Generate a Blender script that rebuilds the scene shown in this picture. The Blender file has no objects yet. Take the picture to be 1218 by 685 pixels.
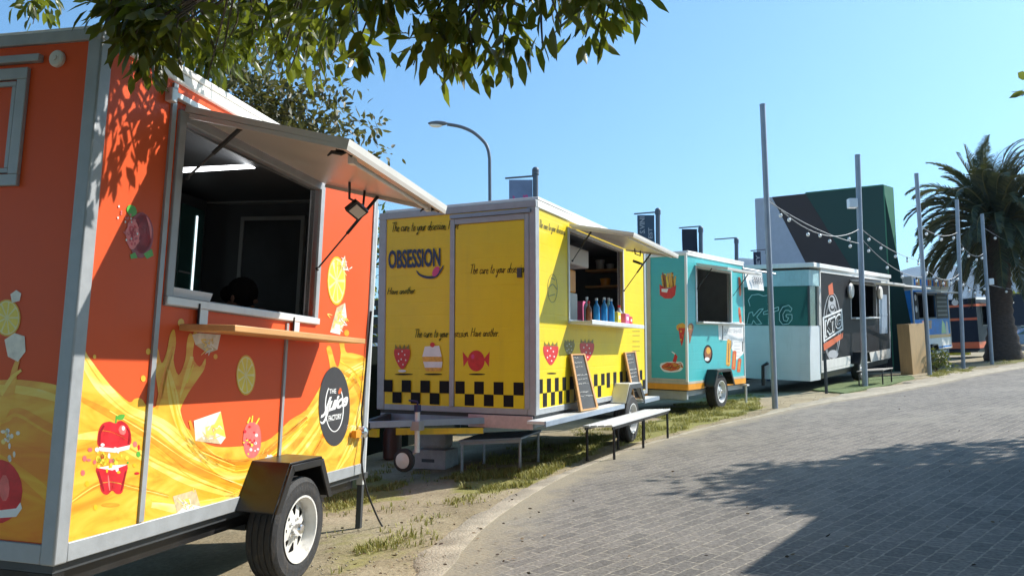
import bpy, bmesh, math, random
import numpy as np
from mathutils import Vector, Matrix

random.seed(7); rng = np.random.default_rng(7)
SC = bpy.context.scene
COL = SC.collection
R = math.radians
SUN_AZ, SUN_EL = 70.0, 41.0

# ------------------------------------------------------------------ survey helpers
# The photograph was measured once (focal length, pitch, slope of the lot); these turn
# a measured photo position into a real point on the ground or on a trailer's wall.
CX, CY, F, HZ, H0 = 609.0, 342.5, 900.0, 440.0, 1.17
PIT = math.atan((HZ - CY) / F)
SA, SB = 0.068, 0.01328
CAM = Vector((0, 0, H0))

def gz(x, y):
    t = SA * x + SB * y
    if t > 1.5: t = 1.5 + 1.6 * (1 - math.exp(-(t - 1.5) / 1.6))
    if t < -0.5: t = -0.5 - 0.5 * (1 - math.exp((t + 0.5) / 0.5))
    return t

def ray(u, v):
    a = (u - CX) / F; b = (CY - v) / F
    c, s = math.cos(PIT), math.sin(PIT)
    return Vector((a, c - b * s, s + b * c))

def G(u, v):
    r = ray(u, v)
    t = -H0 / (r.z - SA * r.x - SB * r.y)
    p = CAM + r * t
    return Vector((p.x, p.y, gz(p.x, p.y)))

def at(u, v, Y):
    r = ray(u, v)
    return CAM + r * (Y / r.y)

def sp(pts, n=5, closed=True):
    pts = [tuple(p) for p in pts]; out = []; N = len(pts)
    rngi = range(N) if closed else range(N - 1)
    for i in rngi:
        g = (lambda k: pts[k % N]) if closed else (lambda k: pts[min(max(k, 0), N - 1)])
        p0, p1, p2, p3 = g(i - 1), g(i), g(i + 1), g(i + 2)
        for j in range(n):
            t = j / n
            out.append(tuple(0.5 * (2 * b + (c - a) * t + (2 * a - 5 * b + 4 * c - d) * t * t + (3 * b - a - 3 * c + d) * t ** 3)
                             for a, b, c, d in zip(p0, p1, p2, p3)))
    if not closed: out.append(pts[-1])
    return out

# ------------------------------------------------------------------ materials
def lin(*c):
    return tuple(((x / 255.) / 12.92 if x / 255. <= 0.04045 else ((x / 255. + 0.055) / 1.055) ** 2.4) for x in c) + (1,)

def new_mat(name):
    m = bpy.data.materials.new(name); m.use_nodes = True
    nt = m.node_tree; b = nt.nodes['Principled BSDF']
    return m, nt, b

def N(nt, typ, **kw):
    n = nt.nodes.new(typ)
    for k, v in kw.items():
        if hasattr(n, k): setattr(n, k, v)
        else: n.inputs[k].default_value = v
    return n

def mat(name, col, rough=0.5, metal=0.0, var=0.12, scale=6.0, bump=0.0, bscale=40.0, dirt=0.0, spec=0.5, stretch=(1, 1, 1), coat=0.0):
    m, nt, b = new_mat(name); L = nt.links
    tc = N(nt, 'ShaderNodeTexCoord'); mp = N(nt, 'ShaderNodeMapping'); mp.inputs['Scale'].default_value = stretch
    L.new(tc.outputs['Object'], mp.inputs['Vector'])
    nz = N(nt, 'ShaderNodeTexNoise', Scale=scale, Detail=6.0, Roughness=0.6)
    L.new(mp.outputs['Vector'], nz.inputs['Vector'])
    mr = N(nt, 'ShaderNodeMapRange'); mr.inputs['From Min'].default_value = 0.25; mr.inputs['From Max'].default_value = 0.75
    mr.inputs['To Min'].default_value = 1 - var; mr.inputs['To Max'].default_value = 1 + var
    L.new(nz.outputs['Fac'], mr.inputs['Value'])
    hv = N(nt, 'ShaderNodeMix', data_type='RGBA', blend_type='MULTIPLY'); hv.inputs[0].default_value = 1
    hv.inputs[6].default_value = tuple(col[:3]) + (1,)
    L.new(mr.outputs[0], hv.inputs[7]); last = hv.outputs[2]
    if dirt > 0:
        n2 = N(nt, 'ShaderNodeTexNoise', Scale=scale * 0.6, Detail=8.0, Roughness=0.7)
        mp2 = N(nt, 'ShaderNodeMapping'); mp2.inputs['Scale'].default_value = (4, 4, 0.6)
        L.new(tc.outputs['Object'], mp2.inputs['Vector']); L.new(mp2.outputs['Vector'], n2.inputs['Vector'])
        r2 = N(nt, 'ShaderNodeMapRange'); r2.inputs['From Min'].default_value = 0.52; r2.inputs['From Max'].default_value = 0.8
        r2.inputs['To Min'].default_value = 0; r2.inputs['To Max'].default_value = dirt
        L.new(n2.outputs['Fac'], r2.inputs['Value'])
        dm = N(nt, 'ShaderNodeMix', data_type='RGBA'); dm.inputs[7].default_value = (0.16, 0.12, 0.08, 1)
        L.new(r2.outputs[0], dm.inputs[0]); L.new(last, dm.inputs[6]); last = dm.outputs[2]
    L.new(last, b.inputs['Base Color'])
    rr = N(nt, 'ShaderNodeMapRange'); rr.inputs['To Min'].default_value = max(0.02, rough - 0.1); rr.inputs['To Max'].default_value = min(1, rough + 0.12)
    L.new(nz.outputs['Fac'], rr.inputs['Value']); L.new(rr.outputs[0], b.inputs['Roughness'])
    b.inputs['Metallic'].default_value = metal
    b.inputs['Specular IOR Level'].default_value = spec
    b.inputs['Coat Weight'].default_value = coat
    if bump > 0:
        n3 = N(nt, 'ShaderNodeTexNoise', Scale=bscale, Detail=5.0)
        L.new(mp.outputs['Vector'], n3.inputs['Vector'])
        bp = N(nt, 'ShaderNodeBump', Strength=bump, Distance=0.02)
        L.new(n3.outputs['Fac'], bp.inputs['Height']); L.new(bp.outputs[0], b.inputs['Normal'])
    return m

def lap_mat(name, col, pitch=0.12, rough=0.4, var=0.06, depth=0.6, dirt=0.12):
    """painted panel with shallow horizontal pressed lines"""
    m = mat(name, col, rough, var=var, scale=3, dirt=dirt); nt = m.node_tree; L = nt.links; b = nt.nodes['Principled BSDF']
    tc = N(nt, 'ShaderNodeTexCoord'); sx = N(nt, 'ShaderNodeSeparateXYZ'); L.new(tc.outputs['Object'], sx.inputs[0])
    mu = N(nt, 'ShaderNodeMath', operation='MULTIPLY'); mu.inputs[1].default_value = 1 / pitch; L.new(sx.outputs['Z'], mu.inputs[0])
    fr = N(nt, 'ShaderNodeMath', operation='FRACT'); L.new(mu.outputs[0], fr.inputs[0])
    rp = N(nt, 'ShaderNodeValToRGB'); L.new(fr.outputs[0], rp.inputs[0])
    e = rp.color_ramp.elements; e[0].position = 0.0; e[0].color = (0, 0, 0, 1); e[1].position = 0.1; e[1].color = (1, 1, 1, 1)
    e2 = e.new(0.93); e2.color = (1, 1, 1, 1); e3 = e.new(1.0); e3.color = (0, 0, 0, 1)
    bp = N(nt, 'ShaderNodeBump', Strength=depth, Distance=0.006); L.new(rp.outputs[0], bp.inputs['Height']); L.new(bp.outputs[0], b.inputs['Normal'])
    return m

def streak_mat(name, c1, c2, c3, rough=0.3):
    m, nt, b = new_mat(name); L = nt.links
    tc = N(nt, 'ShaderNodeTexCoord'); mp = N(nt, 'ShaderNodeMapping'); mp.inputs['Scale'].default_value = (1, 1.4, 4.2); mp.inputs['Rotation'].default_value = (R(18), 0, 0)
    L.new(tc.outputs['Object'], mp.inputs['Vector'])
    nz = N(nt, 'ShaderNodeTexNoise', Scale=1.6, Detail=5.0, Distortion=1.6, Roughness=0.55); L.new(mp.outputs[0], nz.inputs['Vector'])
    rp = N(nt, 'ShaderNodeValToRGB'); L.new(nz.outputs['Fac'], rp.inputs[0]); e = rp.color_ramp.elements
    e[0].position = 0.33; e[0].color = c1; e[1].position = 0.68; e[1].color = c3; k = e.new(0.5); k.color = c2
    L.new(rp.outputs[0], b.inputs['Base Color']); b.inputs['Roughness'].default_value = rough
    return m

def emit_mat(name, col, s):
    m, nt, b = new_mat(name)
    b.inputs['Base Color'].default_value = (0.8, 0.8, 0.8, 1); b.inputs['Emission Color'].default_value = col; b.inputs['Emission Strength'].default_value = s
    return m

def leaf_mat(name, dark, light, trans, rough=0.45, tw=0.35):
    m, nt, b = new_mat(name); L = nt.links; out = nt.nodes['Material Output']
    ge = N(nt, 'ShaderNodeNewGeometry'); rp = N(nt, 'ShaderNodeValToRGB'); L.new(ge.outputs['Random Per Island'], rp.inputs[0])
    e = rp.color_ramp.elements; e[0].color = dark; e[1].color = light; e[0].position = 0.1
    L.new(rp.outputs[0], b.inputs['Base Color']); b.inputs['Roughness'].default_value = rough
    tr = N(nt, 'ShaderNodeBsdfTranslucent'); mx = N(nt, 'ShaderNodeMix', data_type='RGBA'); mx.inputs[0].default_value = 0.5
    L.new(rp.outputs[0], mx.inputs[6]); mx.inputs[7].default_value = trans; L.new(mx.outputs[2], tr.inputs['Color'])
    ms = N(nt, 'ShaderNodeMixShader'); ms.inputs[0].default_value = tw
    L.new(b.outputs[0], ms.inputs[1]); L.new(tr.outputs[0], ms.inputs[2]); L.new(ms.outputs[0], out.inputs['Surface'])
    return m

M = {}
M['orange'] = mat('orange_vinyl', (0.74, 0.105, 0.03), 0.4, var=0.05, scale=1.5, dirt=0.06, spec=0.22)
M['juice'] = streak_mat('juice_print', (0.80, 0.28, 0.02, 1), (0.86, 0.46, 0.04, 1), (0.90, 0.58, 0.08, 1))
M['juice_pale'] = streak_mat('juice_pale_print', (0.88, 0.56, 0.06, 1), (0.9, 0.64, 0.12, 1), (0.92, 0.75, 0.32, 1))
M['juice_deep'] = streak_mat('juice_deep_print', (0.78, 0.22, 0.02, 1), (0.82, 0.31, 0.025, 1), (0.86, 0.43, 0.035, 1))
M['lemon'] = mat('lemon_print', (0.85, 0.66, 0.06), 0.35, var=0.1, scale=30)
M['lemon_rim'] = mat('lemon_rim_print', (0.82, 0.48, 0.02), 0.35)
M['ice'] = mat('ice_print', (0.82, 0.76, 0.66), 0.3, var=0.22, scale=22)
M['ice_shade'] = mat('ice_shade_print', (0.62, 0.50, 0.30), 0.3, var=0.3, scale=25)
M['dark_red'] = mat('dark_red_print', (0.30, 0.008, 0.015), 0.3, var=0.3, scale=20)
M['pith'] = mat('pith_print', (0.86, 0.76, 0.36), 0.35)
M['rim_white'] = mat('wheel_white', (0.72, 0.70, 0.66), 0.45, var=0.08, scale=9, dirt=0.6)
M['red_fruit'] = mat('red_fruit_print', (0.62, 0.02, 0.03), 0.3, var=0.35, scale=14)
M['pink_fruit'] = mat('pink_fruit_print', (0.78, 0.16, 0.15), 0.3, var=0.25, scale=18)
M['green_print'] = mat('green_print', (0.10, 0.40, 0.05), 0.35, var=0.2, scale=20)
M['alu'] = mat('galvanised_steel', (0.37, 0.39, 0.41), 0.5, metal=0.3, var=0.12, scale=9, bump=0.05, dirt=0.10)
M['alu_pale'] = mat('pale_aluminium', (0.70, 0.71, 0.71), 0.42, metal=0.25, var=0.08, scale=7, dirt=0.12)
M['white'] = mat('white_paint', (0.80, 0.79, 0.76), 0.4, var=0.05, scale=3, dirt=0.15)
M['offwhite'] = mat('weathered_white', (0.66, 0.64, 0.60), 0.5, var=0.1, scale=4, dirt=0.25)
M['awning_under'] = mat('awning_lining', (0.62, 0.58, 0.53), 0.38, metal=0.15, var=0.06, scale=3)
M['dark'] = mat('shade_dark_lining', (0.05, 0.055, 0.06), 0.5, var=0.3, scale=4)
M['dark3'] = mat('shade_grey_lining', (.10, .105, .11), .5)
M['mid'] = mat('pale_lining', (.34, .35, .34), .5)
M['dark2'] = mat('dark_grey', (0.05, 0.055, 0.06), 0.5, var=0.2, scale=5)
M['black'] = mat('black_paint', (0.014, 0.014, 0.015), 0.32, var=0.3, scale=10, dirt=0.12)
M['rubber'] = mat('tyre_rubber', (0.028, 0.028, 0.03), 0.75, var=0.25, scale=18, bump=0.2, bscale=60, dirt=0.5)
M['wood'] = mat('varnished_shelf', (0.62, 0.33, 0.13), 0.4, var=0.16, scale=3, stretch=(7, 1, 7))
M['ply'] = mat('plywood', (0.46, 0.30, 0.14), 0.6, var=0.16, scale=3, stretch=(6, 6, 0.8), bump=0.1)
M['wood_grey'] = mat('weathered_boards', (0.36, 0.33, 0.29), 0.65, var=0.18, scale=3, stretch=(1, 8, 8), bump=0.15)
M['yellow'] = lap_mat('yellow_panel', (0.83, 0.61, 0.012), 0.145, depth=0.16, var=0.05)
M['yellow_plain'] = mat('yellow_steel', (0.72, 0.5, 0.02), 0.4, dirt=0.3)
M['teal'] = lap_mat('teal_panel', (0.07, 0.46, 0.48), 0.16, depth=0.16)
M['teal_print'] = mat('teal_print', (0.06, 0.34, 0.42), 0.4)
M['ktg'] = mat('charcoal_wrap', (0.018, 0.018, 0.021), 0.5, var=0.5, scale=5, dirt=0.0, spec=0.12)
M['ktg_box'] = lap_mat('pale_box', (0.64, 0.68, 0.69), 0.21, depth=0.15, dirt=0.2)
M['orange_stripe'] = mat('orange_stripe', (0.80, 0.33, 0.03), 0.4)
M['deep_orange'] = mat('deep_orange_stripe', (0.65, 0.12, 0.03), 0.4)
M['navy'] = mat('navy_paint', (0.014, 0.020, 0.034), 0.5, dirt=0.05, spec=0.15)
M['blue'] = mat('bright_blue_wrap', (0.03, 0.23, 0.66), 0.5, var=0.25, scale=3, spec=0.2)
M['beige'] = mat('beige_trim', (0.52, 0.47, 0.38), 0.45, dirt=0.2)
M['bluegrey'] = mat('bluegrey_steel', (0.28, 0.34, 0.42), 0.45, metal=0.2, dirt=0.2)
M['pinkwhite'] = mat('reflective_plate', (0.58, 0.42, 0.40), 0.4, var=0.15, scale=20)
M['post'] = mat('galvanised_post', (0.30, 0.33, 0.37), 0.5, metal=0.45, var=0.14, scale=5, dirt=0.15)
M['darkpost'] = mat('dark_grey_post', (0.10, 0.125, 0.16), 0.5, dirt=0.1)
M['green_wall'] = mat('dark_green_cladding', (0.006, 0.045, 0.034), 0.55, var=0.1, scale=1.2)
M['green_edge'] = mat('green_edge_cladding', (0.045, 0.19, 0.105), 0.5, var=0.1)
M['brown_wall'] = mat('brown_cladding', (0.040, 0.026, 0.024), 0.6, var=0.12, scale=1.2)
M['pale_wall'] = mat('pale_cladding', (0.42, 0.46, 0.54), 0.55, var=0.08)
M['concrete'] = mat('grey_concrete', (0.36, 0.35, 0.34), 0.85, var=0.2, scale=8, bump=0.3, bscale=30, dirt=0.3)
M['chalk_black'] = mat('blackboard', (0.05, 0.055, 0.06), 0.7, var=0.3, scale=12)
M['chalk'] = mat('chalk_line', (0.60, 0.60, 0.58), 0.9, var=0.2, scale=60)
M['print_black'] = mat('black_print', (0.012, 0.012, 0.013), 0.55, spec=0.15)
M['print_grey'] = mat('grey_print', (0.42, 0.42, 0.44), 0.4)
M['print_white'] = mat('white_print', (0.80, 0.80, 0.79), 0.4)
M['print_navy'] = mat('navy_print', (0.02, 0.03, 0.10), 0.4)
M['print_olive'] = mat('olive_print', (0.22, 0.18, 0.02), 0.4)
M['print_red'] = mat('red_print', (0.62, 0.03, 0.03), 0.4, var=0.2, scale=20)
M['print_pink'] = mat('pink_print', (0.65, 0.06, 0.22), 0.4)
M['print_gold'] = mat('golden_print', (0.75, 0.38, 0.05), 0.4, var=0.3, scale=40)
M['print_brown'] = mat('brown_print', (0.28, 0.09, 0.03), 0.4, var=0.4, scale=30)
M['grey_panel'] = mat('charcoal_roundel', (0.045, 0.045, 0.05), 0.4, var=0.1)
M['led'] = emit_mat('led_tube', (0.95, 0.97, 1, 1), 3.5)
M['bulbglass'] = mat('opal_bulb', (0.85, 0.85, 0.82), 0.2, var=0.03)
M['cable'] = mat('black_cable', (0.02, 0.02, 0.022), 0.6)
M['cord'] = mat('grey_cord', (0.30, 0.32, 0.34), 0.6)
M['chrome'] = mat('chrome', (0.72, 0.72, 0.74), 0.2, metal=0.9)
M['skin'] = mat('skin', (0.20, 0.10, 0.065), 0.55)
M['hair'] = mat('black_hair', (0.012, 0.010, 0.010), 0.9, bump=0.9, bscale=60, spec=0.1)
M['shirt'] = mat('dark_shirt', (0.03, 0.03, 0.035), 0.8)
M['bark'] = mat('bark', (0.10, 0.075, 0.055), 0.9, var=0.35, scale=12, bump=0.6, bscale=20)
M['palm_bark'] = mat('palm_bark', (0.075, 0.055, 0.045), 0.9, var=0.4, scale=9, bump=0.8, bscale=9, stretch=(1, 1, 2.2))
M['turf'] = mat('artificial_turf', (0.12, 0.17, 0.055), 0.9, var=0.35, scale=40, bump=0.6, bscale=200)
M['leaf'] = leaf_mat('broad_leaf', (0.008, 0.018, 0.006, 1), (0.085, 0.115, 0.016, 1), (0.40, 0.46, 0.03, 1), 0.36, 0.42)
M['leaf2'] = leaf_mat('small_leaf', (0.035, 0.035, 0.016, 1), (0.13, 0.12, 0.035, 1), (0.30, 0.30, 0.04, 1), 0.5, 0.25)
M['palm_leaf'] = leaf_mat('palm_leaflet', (0.020, 0.036, 0.022, 1), (0.085, 0.10, 0.045, 1), (0.2, 0.2, 0.03, 1), 0.45, 0.15)
M['grass'] = leaf_mat('grass_blade', (0.16, 0.17, 0.03, 1), (0.42, 0.38, 0.11, 1), (0.34, 0.34, 0.08, 1), 0.6, 0.25)
M['shrub'] = leaf_mat('shrub_leaf', (0.03, 0.07, 0.015, 1), (0.14, 0.17, 0.035, 1), (0.3, 0.32, 0.04, 1), 0.5, 0.25)

def glass_mat():
    m, nt, b = new_mat('tinted_glass')
    b.inputs['Base Color'].default_value = (0.035, 0.10, 0.09, 1); b.inputs['Roughness'].default_value = 0.06; b.inputs['Specular IOR Level'].default_value = 0.6
    b.inputs['Transmission Weight'].default_value = 0.25
    return m
M['glass'] = glass_mat()

# ------------------------------------------------------------------ mesh builder
class MB:
    def __init__(s): s.v = []; s.f = []; s.mi = []
    def add(s, vs, fs, mi=0):
        o = len(s.v); s.v += [tuple(p) for p in vs]
        s.f += [tuple(i + o for i in f) for f in fs]; s.mi += [mi] * len(fs); return s
    def box(s, x0, x1, y0, y1, z0, z1, mi=0):
        vs = [(x, y, z) for z in (z0, z1) for y in (y0, y1) for x in (x0, x1)]
        return s.add(vs, [(0, 2, 3, 1), (4, 5, 7, 6), (0, 1, 5, 4), (2, 6, 7, 3), (0, 4, 6, 2), (1, 3, 7, 5)], mi)
    def hexa(s, lo, hi, mi=0):
        """lo, hi: two quads (4 points each), same winding"""
        return s.add(list(lo) + list(hi), [(3, 2, 1, 0), (4, 5, 6, 7), (0, 1, 5, 4), (1, 2, 6, 5), (2, 3, 7, 6), (3, 0, 4, 7)], mi)
    def slab(s, quad, vec, mi=0):
        vec = Vector(vec); return s.hexa([Vector(q) for q in quad], [Vector(q) + vec for q in quad], mi)
    def prism(s, poly, vec, mi=0):
        n = len(poly); vec = Vector(vec); vs = [Vector(p) for p in poly] + [Vector(p) + vec for p in poly]
        return s.add(vs, [tuple(range(n - 1, -1, -1)), tuple(range(n, 2 * n))] + [(i, (i + 1) % n, n + (i + 1) % n, n + i) for i in range(n)], mi)
    def poly(s, pts, mi=0):
        return s.add(pts, [tuple(range(len(pts)))], mi)
    def tube(s, pts, r, n=8, mi=0, caps=True):
        pts = [Vector(p) for p in pts]; rs = r if isinstance(r, (list, tuple)) else [r] * len(pts); rings = []; up = None
        for i, p in enumerate(pts):
            d = (pts[min(i + 1, len(pts) - 1)] - pts[max(i - 1, 0)]).normalized()
            if up is None: up = Vector((0, 0, 1)) if abs(d.z) < 0.9 else Vector((1, 0, 0))
            a = d.cross(up).normalized(); b = a.cross(d).normalized(); up = b
            rings.append([p + (a * math.cos(2 * math.pi * k / n) + b * math.sin(2 * math.pi * k / n)) * rs[i] for k in range(n)])
        vs = [q for ring in rings for q in ring]; fs = []
        for i in range(len(pts) - 1):
            for k in range(n):
                fs.append((i * n + k, i * n + (k + 1) % n, (i + 1) * n + (k + 1) % n, (i + 1) * n + k))
        if caps: fs += [tuple(range(n - 1, -1, -1)), tuple((len(pts) - 1) * n + k for k in range(n))]
        return s.add(vs, fs, mi)
    def lathe(s, prof, o, axis, n=24, mi=0, closed=False, cap=True):
        """prof: (r, h) pairs; axis unit vector"""
        ax = Vector(axis).normalized(); a = ax.orthogonal().normalized(); b = ax.cross(a); o = Vector(o)
        vs = [o + ax * h + (a * math.cos(2 * math.pi * k / n) + b * math.sin(2 * math.pi * k / n)) * r for r, h in prof for k in range(n)]
        m = len(prof); fs = []
        for i in range(m if closed else m - 1):
            j = (i + 1) % m
            for k in range(n): fs.append((i * n + k, i * n + (k + 1) % n, j * n + (k + 1) % n, j * n + k))
        if not closed and cap:
            if prof[0][0] > 1e-6: fs.append(tuple(range(n - 1, -1, -1)))
            if prof[-1][0] > 1e-6: fs.append(tuple((m - 1) * n + k for k in range(n)))
        return s.add(vs, fs, mi)
    def ball(s, c, r, n=12, mi=0, sc=(1, 1, 1)):
        m = max(4, n // 2); prof = [(math.sin(math.pi * i / m), -math.cos(math.pi * i / m)) for i in range(m + 1)]
        vs = []; fs = []
        for i, (q, h) in enumerate(prof):
            for k in range(n):
                vs.append((c[0] + r * sc[0] * q * math.cos(2 * math.pi * k / n), c[1] + r * sc[1] * q * math.sin(2 * math.pi * k / n), c[2] + r * sc[2] * h))
        for i in range(m):
            for k in range(n): fs.append((i * n + k, i * n + (k + 1) % n, (i + 1) * n + (k + 1) % n, (i + 1) * n + k))
        return s.add(vs, fs, mi)
    def build(s, name, mats, parent=None, loc=(0, 0, 0), bevel=0.0, smooth=True, **props):
        me = bpy.data.meshes.new(name); me.from_pydata(s.v, [], s.f)
        if not isinstance(mats, (list, tuple)): mats = [mats]
        for m in mats: me.materials.append(M[m] if isinstance(m, str) else m)
        me.polygons.foreach_set('material_index', s.mi)
        if smooth: me.shade_smooth(); me.set_sharp_from_angle(angle=R(38))
        me.update()
        o = bpy.data.objects.new(name, me); COL.objects.link(o)
        if parent is not None: o.parent = parent
        o.location = loc
        if bevel > 0:
            md = o.modifiers.new('bevel', 'BEVEL'); md.width = bevel; md.segments = 2; md.limit_method = 'ANGLE'; md.angle_limit = R(40)
        for k, v in props.items(): o[k] = v
        return o

def empty(name, loc=(0, 0, 0), rot=None, mw=None, **props):
    o = bpy.data.objects.new(name, None); COL.objects.link(o); o.empty_display_size = 0.3
    if mw is not None: o.matrix_world = mw
    else:
        o.location = loc
        if rot: o.rotation_euler = rot
    for k, v in props.items(): o[k] = v
    return o

def child_empty(name, parent, loc=(0, 0, 0), rot=None):
    o = empty(name, loc, rot); o.parent = parent; return o

_tcache = {}
def text_geo(s, bold=0.0, shear=0.0, space=1.0):
    key = (s, bold, shear, space)
    if key in _tcache: return _tcache[key]
    cu = bpy.data.curves.new('t', 'FONT'); cu.body = s; cu.offset = bold; cu.shear = shear; cu.space_character = space; cu.resolution_u = 3
    o = bpy.data.objects.new('t', cu); COL.objects.link(o); bpy.context.view_layer.update()
    dg = bpy.context.evaluated_depsgraph_get(); me = bpy.data.meshes.new_from_object(o.evaluated_get(dg))
    vs = [(v.co.x, v.co.y) for v in me.vertices]; fs = [tuple(p.vertices) for p in me.polygons]
    bpy.data.objects.remove(o); bpy.data.curves.remove(cu); bpy.data.meshes.remove(me)
    x0 = min(v[0] for v in vs); x1 = max(v[0] for v in vs); y0 = min(v[1] for v in vs); y1 = max(v[1] for v in vs)
    vs = [((x - x0) / (x1 - x0), (y - y0) / max(1e-6, y1 - y0)) for x, y in vs]
    _tcache[key] = (vs, fs); return vs, fs

# ------------------------------------------------------------------ trailer frames
class Tr:
    def __init__(s, A, hd, p, r, scale, h, name, **props):
        hd, p, r = R(hd), R(p), R(r)
        s.A = CAM + (Vector(A) - CAM) * scale
        s.fw = Vector((math.sin(hd) * math.cos(p), math.cos(hd) * math.cos(p), math.sin(p)))
        rt = Vector((math.cos(hd), -math.sin(hd), 0)); up = rt.cross(s.fw)
        s.rt = rt * math.cos(r) + up * math.sin(r); s.up = s.rt.cross(s.fw); s.h = h
        o = s.A - s.up * h
        mw = Matrix(((s.rt.x, s.fw.x, s.up.x, o.x), (s.rt.y, s.fw.y, s.up.y, o.y), (s.rt.z, s.fw.z, s.up.z, o.z), (0, 0, 0, 1)))
        s.E = empty(name, mw=mw, **props)
    def L(s, P):
        q = Vector(P) - s.A; return Vector((q.dot(s.rt), q.dot(s.fw), q.dot(s.up)))
    def W(s, x, y, z): return s.A + s.rt * x + s.fw * y + s.up * z
    def side(s, u, v, d=0.0):
        r = ray(u, v); t = (s.A + s.rt * d - CAM).dot(s.rt) / r.dot(s.rt); q = s.L(CAM + r * t); return q.y, q.z
    def front(s, u, v, d=0.0):
        r = ray(u, v); t = (s.A - s.fw * d - CAM).dot(s.fw) / r.dot(s.fw); q = s.L(CAM + r * t); return q.x, q.z
    def part(s, mb, name, mats, parent=None, **kw):
        if parent is None: return mb.build(name, mats, s.E, (0, 0, s.h), **kw)
        return mb.build(name, mats, parent, **kw)

HAND = {  # pen strokes of each letter: advance, [polylines], baseline 0, x-height .5, cap 1
 'T': (.55, [[(0, .95), (.6, 1)], [(.32, 1), (.25, 0)]]), 'H': (.6, [[(.08, 1), (.02, 0)], [(.5, 1), (.44, 0)], [(.05, .5), (.48, .55)]]),
 'h': (.38, [[(.08, 1), (.02, 0), (.06, .3), (.2, .48), (.28, .36), (.26, 0), (.36, .08)]]), 'e': (.34, [[(.03, .22), (.26, .3), (.2, .48), (.06, .36), (.06, .1), (.18, 0), (.32, .12)]]),
 'c': (.32, [[(.26, .42), (.14, .48), (.03, .24), (.12, 0), (.3, .12)]]), 'u': (.38, [[(.04, .48), (.04, .12), (.14, 0), (.26, .2), (.3, .48), (.28, .04), (.38, .1)]]),
 'r': (.30, [[(.06, .48), (.03, 0), (.06, .3), (.2, .48), (.28, .4)]]), 't': (.30, [[(.16, .9), (.1, .06), (.26, .06)], [(0, .55), (.3, .6)]]),
 'o': (.36, [[(.18, .48), (.04, .28), (.14, 0), (.3, .2), (.2, .48), (.36, .42)]]), 'y': (.36, [[(.04, .48), (.08, .12), (.2, .06), (.32, .48)], [(.32, .48), (.2, -.32), (.02, -.38), (.1, -.16)]]),
 'b': (.36, [[(.08, 1), (.03, .04), (.2, 0), (.3, .24), (.18, .44), (.05, .3)]]), 's': (.30, [[(.26, .44), (.1, .46), (.1, .28), (.24, .16), (.16, 0), (.0, .06)]]),
 'i': (.20, [[(.06, .48), (.04, .04), (.18, .08)], [(.09, .68), (.10, .74)]]), 'n': (.40, [[(.06, .48), (.03, 0), (.08, .34), (.2, .48), (.28, .3), (.27, 0), (.4, .1)]]),
 'a': (.38, [[(.28, .42), (.12, .46), (.03, .2), (.12, 0), (.26, .2), (.3, .46), (.27, .02), (.38, .1)]]), 'v': (.34, [[(.03, .48), (.12, 0), (.3, .48)]]), '.': (.16, [[(.05, .0), (.08, .05)]]), ' ': (.30, [])}
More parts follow.
